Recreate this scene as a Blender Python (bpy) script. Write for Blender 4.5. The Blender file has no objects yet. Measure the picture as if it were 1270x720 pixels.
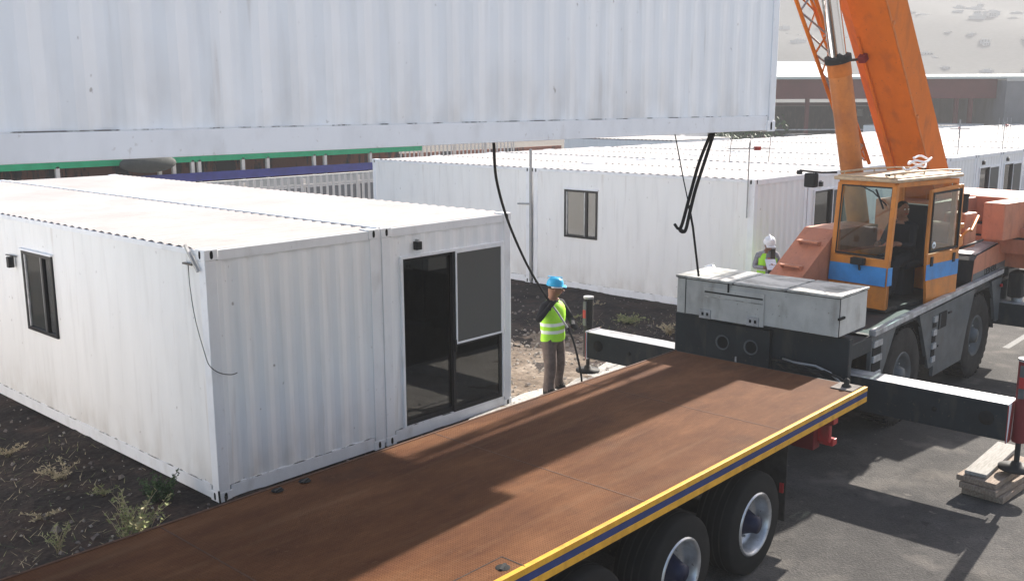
import bpy, bmesh, math, random
from mathutils import Vector, Matrix
random.seed(7)
R = math.radians
scene = bpy.context.scene
COL = scene.collection
# ------------------------------------------------------------------ materials
def mat(name, col, rough=0.6, metal=0.0, var=0.0, scale=3.0, stretch=(1, 1, 1), bump=0.0, bscale=40.0, col2=None, thr=None, spec=0.25):
    m = bpy.data.materials.new(name); m.use_nodes = True
    nt = m.node_tree; N = nt.nodes; L = nt.links
    b = N['Principled BSDF']; b.inputs['Base Color'].default_value = (*col, 1)
    b.inputs['Roughness'].default_value = rough; b.inputs['Metallic'].default_value = metal
    b.inputs['Specular IOR Level'].default_value = spec
    if var > 0 or col2 or bump > 0:
        tc = N.new('ShaderNodeTexCoord'); mp = N.new('ShaderNodeMapping'); mp.inputs['Scale'].default_value = stretch
        L.new(tc.outputs['Object'], mp.inputs['Vector'])
    if var > 0 or col2:
        n = N.new('ShaderNodeTexNoise'); n.inputs['Scale'].default_value = scale; n.inputs['Detail'].default_value = 8
        n.inputs['Roughness'].default_value = 0.65
        L.new(mp.outputs[0], n.inputs['Vector'])
        r = N.new('ShaderNodeValToRGB')
        c2 = col2 if col2 else tuple(c * (1 - var) for c in col)
        lo, hi = thr if thr else (0.35, 0.65)
        r.color_ramp.elements[0].position = lo; r.color_ramp.elements[0].color = (*c2, 1)
        r.color_ramp.elements[1].position = hi; r.color_ramp.elements[1].color = (*col, 1)
        L.new(n.outputs['Fac'], r.inputs['Fac']); L.new(r.outputs[0], b.inputs['Base Color'])
    if bump > 0:
        n2 = N.new('ShaderNodeTexNoise'); n2.inputs['Scale'].default_value = bscale; n2.inputs['Detail'].default_value = 6
        L.new(mp.outputs[0], n2.inputs['Vector'])
        bp = N.new('ShaderNodeBump'); bp.inputs['Strength'].default_value = bump; bp.inputs['Distance'].default_value = 0.02
        L.new(n2.outputs['Fac'], bp.inputs['Height']); L.new(bp.outputs[0], b.inputs['Normal'])
    return m

def white_wall(name, base, dirt):
    """painted steel: vertical dirt runs, faint patches, rare rust spots"""
    m = bpy.data.materials.new(name); m.use_nodes = True
    nt = m.node_tree; N = nt.nodes; L = nt.links; b = N['Principled BSDF']
    b.inputs['Roughness'].default_value = 0.55; b.inputs['Specular IOR Level'].default_value = 0.3
    tc = N.new('ShaderNodeTexCoord')
    def noise(sc, st, lo, hi, det=6):
        mp = N.new('ShaderNodeMapping'); mp.inputs['Scale'].default_value = st
        L.new(tc.outputs['Object'], mp.inputs['Vector'])
        n = N.new('ShaderNodeTexNoise'); n.inputs['Scale'].default_value = sc; n.inputs['Detail'].default_value = det
        L.new(mp.outputs[0], n.inputs['Vector'])
        r = N.new('ShaderNodeMapRange'); r.inputs[1].default_value = lo; r.inputs[2].default_value = hi
        L.new(n.outputs['Fac'], r.inputs[0]); return r.outputs[0]
    def mix(fac, a, c, k):
        mx = N.new('ShaderNodeMix'); mx.data_type = 'RGBA'
        mu = N.new('ShaderNodeMath'); mu.operation = 'MULTIPLY'; mu.inputs[1].default_value = k
        L.new(fac, mu.inputs[0]); L.new(mu.outputs[0], mx.inputs['Factor'])
        if isinstance(a, tuple): mx.inputs['A'].default_value = (*a, 1)
        else: L.new(a, mx.inputs['A'])
        mx.inputs['B'].default_value = (*c, 1); return mx.outputs['Result']
    c = mix(noise(2.2, (1, 1, 0.22), 0.42, 0.75), base, dirt, 0.55)
    c = mix(noise(9.0, (1, 1, 0.10), 0.52, 0.8), c, (0.45, 0.43, 0.40), 0.22)
    c = mix(noise(14.0, (1, 1, 0.8), 0.71, 0.76, 3), c, (0.25, 0.20, 0.17), 0.6)
    # splash-up grime above the bottom rail and thin rust runs
    sx = N.new('ShaderNodeSeparateXYZ'); L.new(tc.outputs['Object'], sx.inputs[0])
    gz = N.new('ShaderNodeMapRange'); gz.inputs[1].default_value = .75; gz.inputs[2].default_value = .15; L.new(sx.outputs['Z'], gz.inputs[0])
    gm = N.new('ShaderNodeMath'); gm.operation = 'MULTIPLY'; L.new(gz.outputs[0], gm.inputs[0]); L.new(noise(3.5, (1, 1, .5), .40, .75), gm.inputs[1])
    c = mix(gm.outputs[0], c, (0.42, 0.35, 0.28), .42)
    c = mix(noise(5.0, (1.6, 1.6, .12), .665, .74, 3), c, (0.40, 0.30, 0.22), .2)
    L.new(c, b.inputs['Base Color'])
    n2 = N.new('ShaderNodeTexNoise'); n2.inputs['Scale'].default_value = 1.6; n2.inputs['Detail'].default_value = 2
    L.new(tc.outputs['Object'], n2.inputs['Vector'])
    bp = N.new('ShaderNodeBump'); bp.inputs['Strength'].default_value = .35; bp.inputs['Distance'].default_value = .05
    L.new(n2.outputs['Fac'], bp.inputs['Height']); L.new(bp.outputs[0], b.inputs['Normal'])
    return m
def grime(name, col=(0.10, 0.05, 0.03), k=.5, lo=.52, hi=.72, sc=5, st=(1, 1, .35)):
    """adds greasy dirt and chips to an existing paint"""
    m = M[name]; nt = m.node_tree; N = nt.nodes; L = nt.links; b = N['Principled BSDF']
    tc = N.new('ShaderNodeTexCoord'); cur = b.inputs['Base Color']; src = cur.links[0].from_socket if cur.links else None
    for s_, t_, l_, h_, kk in ((sc, st, lo, hi, k), (sc * 5, (1, 1, 1), .66, .70, k * 1.2)):
        mp = N.new('ShaderNodeMapping'); mp.inputs['Scale'].default_value = t_; L.new(tc.outputs['Object'], mp.inputs[0])
        n = N.new('ShaderNodeTexNoise'); n.inputs['Scale'].default_value = s_; n.inputs['Detail'].default_value = 8; L.new(mp.outputs[0], n.inputs['Vector'])
        r = N.new('ShaderNodeMapRange'); r.inputs[1].default_value = l_; r.inputs[2].default_value = h_; r.inputs[4].default_value = min(1, kk); L.new(n.outputs['Fac'], r.inputs[0])
        mx = N.new('ShaderNodeMix'); mx.data_type = 'RGBA'; L.new(r.outputs[0], mx.inputs['Factor'])
        if src: L.new(src, mx.inputs['A'])
        else: mx.inputs['A'].default_value = cur.default_value
        mx.inputs['B'].default_value = (*col, 1); src = mx.outputs['Result']
    L.new(src, cur)

M = {}
M['wall'] = white_wall('white_painted_steel', (0.84, 0.825, 0.805), (0.76, 0.745, 0.725))
M['wall_shade_tint'] = white_wall('white_steel_cool_shade_tint', (0.88, 0.88, 0.885), (0.81, 0.81, 0.82))  # same white steel, cool tint of the shaded faces put into the colour
M['roof'] = mat('roof_paint', (0.43, 0.405, 0.395), 0.85, scale=0.7, col2=(0.36, 0.332, 0.318), thr=(0.3, 0.6))
M['roofwhite'] = mat('roof_white', (0.42, 0.40, 0.385), 0.85, col2=(0.34, 0.32, 0.305), scale=0.8, thr=(0.3, 0.6))
M['frame'] = mat('frame_white', (0.83, 0.83, 0.845), 0.5, col2=(0.75, 0.75, 0.765), scale=3, stretch=(1, 1, 0.5), thr=(0.3, 0.55))
M['dark'] = mat('black_hole', (0.012, 0.012, 0.012), 0.9)
M['alu'] = mat('black_aluminium', (0.018, 0.018, 0.02), 0.35)
M['blind'] = mat('grey_blind', (0.42, 0.43, 0.42), 0.8)
M['screen'] = mat('insect_screen', (0.10, 0.10, 0.095), 0.8)
M['inner'] = mat('interior_panel', (0.35, 0.35, 0.34), 0.8, var=0.2)
M['floorin'] = mat('interior_floor', (0.16, 0.16, 0.15), 0.3, var=0.3)
M['orange'] = mat('orange_paint', (0.70, 0.165, 0.006), 0.6, var=0.15, scale=2.5, stretch=(1, 1, .4), bump=.05, bscale=6)
M['oranged'] = mat('orange_paint_edges', (0.62, 0.18, 0.03), 0.5, var=0.3, scale=4)
M['ochre'] = mat('faded_cab_orange', (0.66, 0.225, 0.035), 0.45, scale=4, col2=(0.50, .18, .04))
M['salmon'] = mat('sun_faded_orange', (0.54, 0.205, 0.115), 0.6, scale=5, col2=(0.43, 0.175, 0.11), thr=(.3, .6))
M['cream'] = mat('cab_roof_cream', (0.62, 0.45, 0.28), 0.6, col2=(0.42, 0.30, 0.2), scale=8)
M['blue'] = mat('blue_stripe', (0.05, 0.26, 0.60), 0.45, var=0.2, scale=6)
M['chrome'] = mat('chrome_rod', (0.8, 0.8, 0.8), 0.12, 1.0)
M['carrier'] = mat('carrier_grey', (0.115, 0.125, 0.13), 0.45, var=0.35, scale=4)
M['carrierd'] = mat('carrier_dark_grey', (0.020, 0.027, 0.032), 0.5, var=0.3, scale=4)
M['silver'] = mat('worn_silver', (0.52, 0.52, 0.53), 0.45, 0.3, col2=(0.30, 0.30, 0.30), scale=7)
M['boxgrey'] = mat('storage_box_paint', (0.52, 0.51, 0.475), 0.5, col2=(0.42, 0.41, 0.385), scale=3)
M['boxlid'] = mat('storage_box_lid', (0.52, 0.50, 0.46), 0.5, col2=(0.22, 0.22, 0.20), scale=3.2, stretch=(1, .7, 1), thr=(.42, .56))
M['rubber'] = mat('tyre_rubber', (0.014, 0.0135, 0.013), 0.9, var=0.35, scale=8)
M['silver_rust'] = mat('rusty_weld', (0.12, 0.055, 0.030), 0.8, var=.4, scale=9)
M['rubberdust'] = mat('dusty_tyre_rubber', (0.045, 0.040, 0.036), 0.9, var=0.5, scale=8)
M['rim'] = mat('rim_silver', (0.55, 0.55, 0.56), 0.35, 0.7, var=0.3, scale=9)
M['hub'] = mat('hub_blue', (0.006, 0.010, 0.035), 0.5)
M['yellow'] = mat('deck_edge_yellow', (0.75, 0.38, 0.035), 0.5, var=0.25, scale=9)
M['navy'] = mat('deck_edge_navy', (0.03, 0.05, 0.16), 0.5, var=0.3, scale=9)
M['red'] = mat('red_paint', (0.42, 0.03, 0.03), 0.45, var=0.2, scale=8)
M['redd'] = mat('dark_red_paint', (0.16, 0.015, 0.018), 0.5)
M['chassis'] = mat('chassis_black', (0.02, 0.02, 0.02), 0.7)
M['wood'] = mat('weathered_wood', (0.34, 0.27, 0.21), 0.85, col2=(0.20, 0.14, 0.10), scale=6, stretch=(1, 8, 6), bump=.3, bscale=14)
M['plank'] = mat('pale_plank', (0.36, 0.34, 0.31), 0.85, col2=(0.24, 0.225, 0.2), scale=6, stretch=(1, 8, 6))
M['rope'] = mat('black_sling', (0.015, 0.015, 0.016), 0.8)
M['rope2'] = mat('grey_rope', (0.35, 0.35, 0.34), 0.8)
M['mast'] = mat('galvanised', (0.33, 0.33, 0.33), 0.5, 0.3)
M['green'] = mat('green_fascia', (0.015, 0.42, 0.19), 0.5, var=0.2, scale=3)
M['indigo'] = mat('indigo_beam', (0.045, 0.05, 0.24), 0.5, var=0.3, scale=2)
M['brick'] = mat('orange_brown_panels', (0.28, 0.10, 0.06), 0.8, col2=(0.03, 0.03, 0.035), scale=0.9, stretch=(1.6, 1, .3), thr=(.44, .5))
M['plinth'] = mat('pale_concrete', (0.55, 0.53, 0.50), 0.85, col2=(0.40, .39, .36), scale=2)
M['picket'] = mat('picket_paint', (0.72, 0.67, 0.62), 0.7, var=0.1)
M['tarp'] = mat('grey_tarp', (0.07, 0.075, 0.07), 0.8, var=.2)
M['brownsteel'] = mat('brown_red_steel', (0.13, 0.022, 0.022), 0.6, var=.2, scale=1)
M['shedroof'] = mat('shed_roof_sheet', (0.50, 0.54, 0.50), 0.6)
M['concrete'] = mat('grey_concrete', (0.20, 0.20, 0.205), 0.85, var=0.2, scale=.6)
M['leaf'] = mat('leaves', (0.06, 0.10, 0.03), 0.7, col2=(0.025, 0.05, 0.02), scale=6)
M['leafy'] = mat('pale_dry_leaves', (0.16, 0.20, 0.06), 0.7, col2=(0.26, 0.23, 0.13), scale=12)
M['straw'] = mat('straw_stems', (0.36, 0.30, 0.19), 0.8)
M['bark'] = mat('bark', (0.08, 0.06, 0.045), 0.9)
M['hillwall'] = mat('hill_house_wall', (0.55, 0.54, 0.53), 0.8)
M['hillroof'] = mat('hill_house_roof', (0.62, 0.58, 0.54), 0.8)
M['skin'] = mat('skin', (0.23, 0.11, 0.07), 0.55)
M['skind'] = mat('dark_hair', (0.02, 0.015, 0.012), 0.8)
M['vest'] = mat('hi_vis_vest', (0.42, 0.85, 0.05), 0.6, var=.15, scale=12, bump=.3, bscale=14)
M['band'] = mat('reflective_band', (0.75, 0.80, 0.72), 0.35)
M['black_cloth'] = mat('black_cloth', (0.018, 0.018, 0.022), 0.9, bump=.3, bscale=18)
M['trouser'] = mat('brown_grey_trousers', (0.17, 0.13, 0.115), 0.9, var=.45, scale=9, bump=.9, bscale=9)
M['shirt'] = mat('grey_shirt', (0.32, 0.31, 0.33), 0.9, var=.3, scale=16, bump=.3, bscale=18)
M['boot'] = mat('boot_leather', (0.015, 0.013, 0.012), 0.6)
M['helmb'] = mat('blue_helmet', (0.03, 0.36, 0.62), 0.3)
M['helmw'] = mat('white_helmet', (0.8, 0.8, 0.8), 0.3)
M['paper'] = mat('paper', (0.75, 0.75, 0.78), 0.8)
M['seatc'] = mat('seat_fabric', (0.03, 0.03, 0.035), 0.9)
M['carpaint'] = mat('dark_car_paint', (0.03, 0.035, 0.04), 0.25)
M['carwhite'] = mat('white_car_paint', (0.7, 0.7, 0.7), 0.25)
M['stone'] = mat('stones', (0.22, 0.19, 0.17), 0.9, col2=(0.08, .07, .065), scale=2)
M['stonelight'] = mat('pale_stones', (0.34, 0.31, 0.28), 0.9, col2=(0.2, .18, .16), scale=2)
M['line'] = mat('faded_line_paint', (0.15, 0.148, 0.142), 0.8, var=.3, scale=14)
M['lampglass'] = mat('lamp_glass', (0.5, 0.5, 0.5), 0.2)

M['cylpaint'] = mat('cylinder_paint', (0.60, 0.21, 0.05), .4, col2=(.40, .14, .05), scale=3)
for n_ in ('cylpaint', 'orange', 'ochre', 'salmon', 'yellow'): grime(n_, (0.16, 0.06, 0.025), .35)
for n_ in ('carrier', 'carrierd', 'silver', 'chassis', 'red'): grime(n_, (0.09, 0.075, 0.06), .5)
grime('boxgrey', (0.16, 0.13, 0.10), .45); grime('blue', (0.10, .10, .10), .3); grime('concrete', (.12, .11, .10), .5, sc=1)
grime('frame', (0.40, 0.35, 0.30), .25, .56, .74, 4, (1, 1, .6)); grime('rim', (.10, .08, .07), .5); grime('roof', (0.34, .30, .28), .3, sc=2.5, st=(1, 1, 1))
M['sealant'] = mat('grimy_sealant', (0.75, 0.75, 0.76), .7, col2=(0.20, 0.19, 0.18), scale=5, thr=(.44, .52))
def glass(name, tint, transp):
    m = bpy.data.materials.new(name); m.use_nodes = True
    nt = m.node_tree; N = nt.nodes; L = nt.links
    N.remove(N['Principled BSDF']); out = N['Material Output']
    t = N.new('ShaderNodeBsdfTransparent'); t.inputs[0].default_value = (*[c * transp for c in tint], 1)
    g = N.new('ShaderNodeBsdfGlossy'); g.inputs['Roughness'].default_value = 0.02; g.inputs[0].default_value = (1, 1, 1, 1)
    f = N.new('ShaderNodeFresnel'); f.inputs[0].default_value = 1.52
    ma = N.new('ShaderNodeMath'); ma.operation = 'MULTIPLY_ADD'; ma.inputs[1].default_value = 1.0; ma.inputs[2].default_value = 0.02
    mx = N.new('ShaderNodeMixShader')
    ge = N.new('ShaderNodeNewGeometry'); inv = N.new('ShaderNodeMath'); inv.operation = 'SUBTRACT'; inv.inputs[0].default_value = 1
    mb_ = N.new('ShaderNodeMath'); mb_.operation = 'MULTIPLY'
    L.new(ge.outputs['Backfacing'], inv.inputs[1]); L.new(f.outputs[0], ma.inputs[0]); L.new(ma.outputs[0], mb_.inputs[0]); L.new(inv.outputs[0], mb_.inputs[1]); L.new(mb_.outputs[0], mx.inputs[0])
    L.new(t.outputs[0], mx.inputs[1]); L.new(g.outputs[0], mx.inputs[2]); L.new(mx.outputs[0], out.inputs[0])
    return m
M['glass'] = glass('clear_glass', (0.86, 0.97, 0.95), 0.80)
M['glassdark'] = glass('tinted_glass', (0.88, 0.89, 0.88), 0.65)

def deck_material():
    m = bpy.data.materials.new('rusty_checker_plate'); m.use_nodes = True
    nt = m.node_tree; N = nt.nodes; L = nt.links; b = N['Principled BSDF']
    b.inputs['Roughness'].default_value = 0.8; b.inputs['Specular IOR Level'].default_value = 0.12
    tc = N.new('ShaderNodeTexCoord')
    n = N.new('ShaderNodeTexNoise'); n.inputs['Scale'].default_value = 1.3; n.inputs['Detail'].default_value = 9; n.inputs['Roughness'].default_value = .7
    mp0 = N.new('ShaderNodeMapping'); mp0.inputs['Scale'].default_value = (.6, 1.6, 1)
    L.new(tc.outputs['Object'], mp0.inputs[0]); L.new(mp0.outputs[0], n.inputs['Vector'])
    r = N.new('ShaderNodeValToRGB'); e = r.color_ramp.elements
    e[0].position = .3; e[0].color = (0.074, 0.025, 0.009, 1); e[1].position = .72; e[1].color = (0.200, 0.088, 0.036, 1)
    k = r.color_ramp.elements.new(.52); k.color = (0.128, 0.050, 0.018, 1)
    L.new(n.outputs['Fac'], r.inputs[0])
    # raised tread lozenges
    mp = N.new('ShaderNodeMapping'); mp.inputs['Rotation'].default_value = (0, 0, R(45)); mp.inputs['Scale'].default_value = (46, 46, 46)
    L.new(tc.outputs['Object'], mp.inputs[0])
    ck = N.new('ShaderNodeTexBrick'); ck.inputs['Scale'].default_value = 1.0; ck.inputs['Mortar Size'].default_value = 0.22; ck.inputs['Mortar Smooth'].default_value = .6
    ck.inputs['Brick Width'].default_value = 1.6; ck.inputs['Row Height'].default_value = .8
    L.new(mp.outputs[0], ck.inputs['Vector'])
    mx = N.new('ShaderNodeMix'); mx.data_type = 'RGBA'; mx.blend_type = 'MULTIPLY'
    mx.inputs['B'].default_value = (0.80, 0.77, 0.75, 1)
    L.new(ck.outputs['Fac'], mx.inputs['Factor']); L.new(r.outputs[0], mx.inputs['A'])
    n3 = N.new('ShaderNodeTexNoise'); n3.inputs['Scale'].default_value = 30; n3.inputs['Detail'].default_value = 4
    L.new(tc.outputs['Object'], n3.inputs['Vector'])
    mr = N.new('ShaderNodeMapRange'); mr.inputs[1].default_value = .62; mr.inputs[2].default_value = .72; mr.inputs[4].default_value = .35
    L.new(n3.outputs['Fac'], mr.inputs[0])
    mps = N.new('ShaderNodeMapping'); mps.inputs['Scale'].default_value = (.35, 5, 1); L.new(tc.outputs['Object'], mps.inputs[0])
    ns = N.new('ShaderNodeTexNoise'); ns.inputs['Scale'].default_value = 1.4; ns.inputs['Detail'].default_value = 10; L.new(mps.outputs[0], ns.inputs['Vector'])
    rs = N.new('ShaderNodeMapRange'); rs.inputs[1].default_value = .55; rs.inputs[2].default_value = .72; rs.inputs[4].default_value = .3; L.new(ns.outputs['Fac'], rs.inputs[0])
    ms = N.new('ShaderNodeMix'); ms.data_type = 'RGBA'; ms.inputs['B'].default_value = (.19, .105, .055, 1); L.new(rs.outputs[0], ms.inputs['Factor']); L.new(mx.outputs['Result'], ms.inputs['A']); mx = ms
    mpo = N.new('ShaderNodeMapping'); mpo.inputs['Location'].default_value = (3, 7, 1); L.new(tc.outputs['Object'], mpo.inputs[0])
    no = N.new('ShaderNodeTexNoise'); no.inputs['Scale'].default_value = .9; no.inputs['Detail'].default_value = 7; L.new(mpo.outputs[0], no.inputs['Vector'])
    ro = N.new('ShaderNodeMapRange'); ro.inputs[1].default_value = .60; ro.inputs[2].default_value = .66; ro.inputs[4].default_value = .4; L.new(no.outputs['Fac'], ro.inputs[0])
    mo = N.new('ShaderNodeMix'); mo.data_type = 'RGBA'; mo.inputs['B'].default_value = (.045, .022, .014, 1); L.new(ro.outputs[0], mo.inputs['Factor']); L.new(mx.outputs['Result'], mo.inputs['A']); mx = mo
    mx2 = N.new('ShaderNodeMix'); mx2.data_type = 'RGBA'; mx2.inputs['B'].default_value = (0.17, 0.085, 0.040, 1)
    L.new(mr.outputs[0], mx2.inputs['Factor']); L.new(mx.outputs['Result'], mx2.inputs['A'])
    L.new(mx2.outputs['Result'], b.inputs['Base Color'])
    bp = N.new('ShaderNodeBump'); bp.invert = True; bp.inputs['Strength'].default_value = .55; bp.inputs['Distance'].default_value = 0.006
    L.new(ck.outputs['Fac'], bp.inputs['Height']); L.new(bp.outputs[0], b.inputs['Normal'])
    return m
M['deck'] = deck_material()

def ground_material(name, c_dark, c_mid, c_light, big=.5, bump=.5, bs=18):
    m = bpy.data.materials.new(name); m.use_nodes = True
    nt = m.node_tree; N = nt.nodes; L = nt.links; b = N['Principled BSDF']
    b.inputs['Roughness'].default_value = .95; b.inputs['Specular IOR Level'].default_value = .2
    tc = N.new('ShaderNodeTexCoord')
    n = N.new('ShaderNodeTexNoise'); n.inputs['Scale'].default_value = big; n.inputs['Detail'].default_value = 12; n.inputs['Roughness'].default_value = .72
    L.new(tc.outputs['Object'], n.inputs['Vector'])
    r = N.new('ShaderNodeValToRGB'); e = r.color_ramp.elements
    e[0].position = .32; e[0].color = (*c_dark, 1); e[1].position = .70; e[1].color = (*c_light, 1)
    k = e.new(.5); k.color = (*c_mid, 1)
    L.new(n.outputs['Fac'], r.inputs[0])
    v = N.new('ShaderNodeTexVoronoi'); v.inputs['Scale'].default_value = bs * 2
    L.new(tc.outputs['Object'], v.inputs['Vector'])
    mr = N.new('ShaderNodeMapRange'); mr.inputs[1].default_value = 0; mr.inputs[2].default_value = .7; mr.inputs[3].default_value = 1.25; mr.inputs[4].default_value = .75
    L.new(v.outputs['Distance'], mr.inputs[0])
    mx = N.new('ShaderNodeMix'); mx.data_type = 'RGBA'; mx.blend_type = 'MULTIPLY'; mx.inputs['Factor'].default_value = 1
    L.new(r.outputs[0], mx.inputs['A']); L.new(mr.outputs[0], mx.inputs['B']); L.new(mx.outputs['Result'], b.inputs['Base Color'])
    n2 = N.new('ShaderNodeTexNoise'); n2.inputs['Scale'].default_value = bs; n2.inputs['Detail'].default_value = 8
    L.new(tc.outputs['Object'], n2.inputs['Vector'])
    bp = N.new('ShaderNodeBump'); bp.inputs['Strength'].default_value = bump; bp.inputs['Distance'].default_value = .04
    L.new(n2.outputs['Fac'], bp.inputs['Height']); L.new(bp.outputs[0], b.inputs['Normal'])
    return m
M['asphalt'] = ground_material('worn_asphalt', (0.036, 0.034, 0.033), (0.062, 0.058, 0.055), (0.125, 0.115, 0.105), .55, .4, 34)
grime('asphalt', (.14, .125, .11), .6, .56, .66, 1.2, (1, 1, 1))
grime('asphalt', (.022, .021, .020), .55, .60, .68, .9, (1, 1, 1))
M['soil'] = ground_material('dark_volcanic_soil', (0.014, 0.012, 0.011), (0.030, 0.024, 0.021), (0.072, 0.048, 0.038), 1.1, .9, 9)
grime('soil', (0.080, 0.045, 0.034), .35, .52, .68, 1.6, (1, 1, 1))
M['dirt'] = ground_material('pale_dirt', (0.085, 0.064, 0.05), (0.16, 0.122, 0.09), (0.32, 0.27, 0.22), 1.3, .9, 7)
M['bounce_ground'] = ground_material('pale_bounce_ground', (0.24, 0.235, 0.225), (0.29, 0.28, 0.27), (0.35, 0.34, 0.33), .4, .2, 10)  # pale tone for the unseen ground added to bounce sunlight
M['slab'] = ground_material('dusty_concrete_strip', (0.32, 0.30, 0.27), (0.42, 0.40, 0.37), (0.52, 0.50, 0.47), 1.0, .3, 12)
M['far'] = ground_material('open_ground', (0.10, 0.09, 0.08), (0.15, 0.13, 0.11), (0.2, 0.18, 0.15), .06, .2, 2)
M['hill'] = ground_material('hill_scrub', (0.040, 0.042, 0.040), (0.050, 0.052, 0.050), (0.075, 0.074, 0.072), .012, .2, .3)

# ------------------------------------------------------------------ mesh builder
class MB:
    def __init__(s, Mx=None):
        s.bm = bmesh.new(); s.M = Mx or Matrix.Identity(4); s.mats = []
    def mi(s, m):
        if m not in s.mats: s.mats.append(m)
        return s.mats.index(m)
    def _add(s, vs, fs, m, smooth=False, T=None):
        X = s.M @ T if T else s.M
        bv = [s.bm.verts.new(X @ Vector(v)) for v in vs]; k = s.mi(m); out = []
        for f in fs:
            try:
                q = s.bm.faces.new([bv[i] for i in f]); q.material_index = k; q.smooth = smooth; out.append(q)
            except ValueError: pass
        return bv, out
    def box(s, x0, x1, y0, y1, z0, z1, m, bev=0, T=None):
        vs = [(x, y, z) for x in (x0, x1) for y in (y0, y1) for z in (z0, z1)]
        fs = [(0, 1, 3, 2), (4, 6, 7, 5), (0, 4, 5, 1), (2, 3, 7, 6), (0, 2, 6, 4), (1, 5, 7, 3)]
        bv, ff = s._add(vs, fs, m, T=T)
        if bev: 
            es = list({e for f in ff for e in f.edges})
            r = bmesh.ops.bevel(s.bm, geom=es, offset=bev, segments=2, profile=.6, affect='EDGES', clamp_overlap=True)
            for f in r['faces']: f.material_index = s.mi(m)
        return s
    def beam(s, p0, p1, w, h, m, up=(0, 0, 1), bev=0):
        p0 = Vector(p0); p1 = Vector(p1); d = (p1 - p0); l = d.length; d.normalize()
        a = Vector(up).cross(d); a = a.normalized() if a.length > 1e-4 else Vector((1, 0, 0)); u = d.cross(a)
        T = Matrix((( d.x, a.x, u.x, p0.x), (d.y, a.y, u.y, p0.y), (d.z, a.z, u.z, p0.z), (0, 0, 0, 1)))
        return s.box(0, l, -w / 2, w / 2, -h / 2, h / 2, m, bev, T)
    def cyl(s, p0, p1, r0, m, r1=None, seg=20, cap=True, smooth=True):
        p0 = Vector(p0); p1 = Vector(p1); r1 = r0 if r1 is None else r1
        d = (p1 - p0).normalized(); a = d.orthogonal().normalized(); b = d.cross(a)
        vs = []
        for p, r in ((p0, r0), (p1, r1)):
            for i in range(seg):
                t = 2 * math.pi * i / seg; vs.append(p + (a * math.cos(t) + b * math.sin(t)) * r)
        fs = [(i, (i + 1) % seg, seg + (i + 1) % seg, seg + i) for i in range(seg)]
        s._add(vs, fs, m, smooth)
        if cap:
            s._add(vs[:seg], [tuple(reversed(range(seg)))], m); s._add(vs[seg:], [tuple(range(seg))], m)
        return s
    def lathe(s, c, axis, prof, m, seg=32, smooth=True):
        """prof: list of (distance along axis, radius)"""
        c = Vector(c); d = Vector(axis).normalized(); a = d.orthogonal().normalized(); b = d.cross(a)
        vs = []
        for h, r in prof:
            for i in range(seg):
                t = 2 * math.pi * i / seg; vs.append(c + d * h + (a * math.cos(t) + b * math.sin(t)) * max(r, 1e-4))
        fs = [(j * seg + i, j * seg + (i + 1) % seg, (j + 1) * seg + (i + 1) % seg, (j + 1) * seg + i) for j in range(len(prof) - 1) for i in range(seg)]
        s._add(vs, fs, m, smooth); return s
    def tube(s, pts, r, m, seg=8, smooth=True):
        pts = [Vector(p) for p in pts]; vs = []; n = len(pts)
        rs = r if isinstance(r, (list, tuple)) else [r] * n
        a = None
        for i, p in enumerate(pts):
            d = (pts[min(i + 1, n - 1)] - pts[max(i - 1, 0)]).normalized()
            a = d.orthogonal().normalized() if a is None else (a - d * a.dot(d)).normalized()
            b = d.cross(a)
            for k in range(seg):
                t = 2 * math.pi * k / seg; vs.append(p + (a * math.cos(t) + b * math.sin(t)) * rs[i])
        fs = [(j * seg + i, j * seg + (i + 1) % seg, (j + 1) * seg + (i + 1) % seg, (j + 1) * seg + i) for j in range(n - 1) for i in range(seg)]
        fs += [tuple(reversed(range(seg))), tuple(range((n - 1) * seg, n * seg))]
        s._add(vs, fs, m, smooth); return s
    def prism(s, poly, axis, a0, a1, m, T=None):
        """poly in the two other axes, extruded along axis"""
        def P(u, v, w):
            return {'x': (w, u, v), 'y': (u, w, v), 'z': (u, v, w)}[axis]
        n = len(poly)
        vs = [P(u, v, a0) for u, v in poly] + [P(u, v, a1) for u, v in poly]
        fs = [(i, (i + 1) % n, n + (i + 1) % n, n + i) for i in range(n)] + [tuple(reversed(range(n))), tuple(range(n, 2 * n))]
        s._add(vs, fs, m, T=T); return s
    def ellipsoid(s, c, r, m, seg=14, rings=9, T=None):
        vs = []
        for j in range(rings + 1):
            ph = math.pi * j / rings
            for i in range(seg):
                t = 2 * math.pi * i / seg
                vs.append((c[0] + r[0] * max(math.sin(ph), 1e-3) * math.cos(t), c[1] + r[1] * max(math.sin(ph), 1e-3) * math.sin(t), c[2] + r[2] * math.cos(ph)))
        fs = [(j * seg + i, (j + 1) * seg + i, (j + 1) * seg + (i + 1) % seg, j * seg + (i + 1) % seg) for j in range(rings) for i in range(seg)]
        s._add(vs, fs, m, True, T); return s
    def quads(s, vs, fs, m, smooth=False):
        s._add(vs, fs, m, smooth); return s
    def build(s, name, parent=None, kind=None, label=None, fix=True):
        """vertices are in world space; a parent's frame is taken out"""
        if fix: bmesh.ops.recalc_face_normals(s.bm, faces=s.bm.faces)
        me = bpy.data.meshes.new(name); 
        inv = wm(parent).inverted() if parent else None
        if inv: bmesh.ops.transform(s.bm, matrix=inv, verts=s.bm.verts)
        s.bm.to_mesh(me); s.bm.free()
        for m in s.mats: me.materials.append(M[m])
        o = bpy.data.objects.new(name, me); COL.objects.link(o)
        if parent: o.parent = parent
        if kind: o['kind'] = kind
        if label: o['label'] = label
        return o
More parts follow.
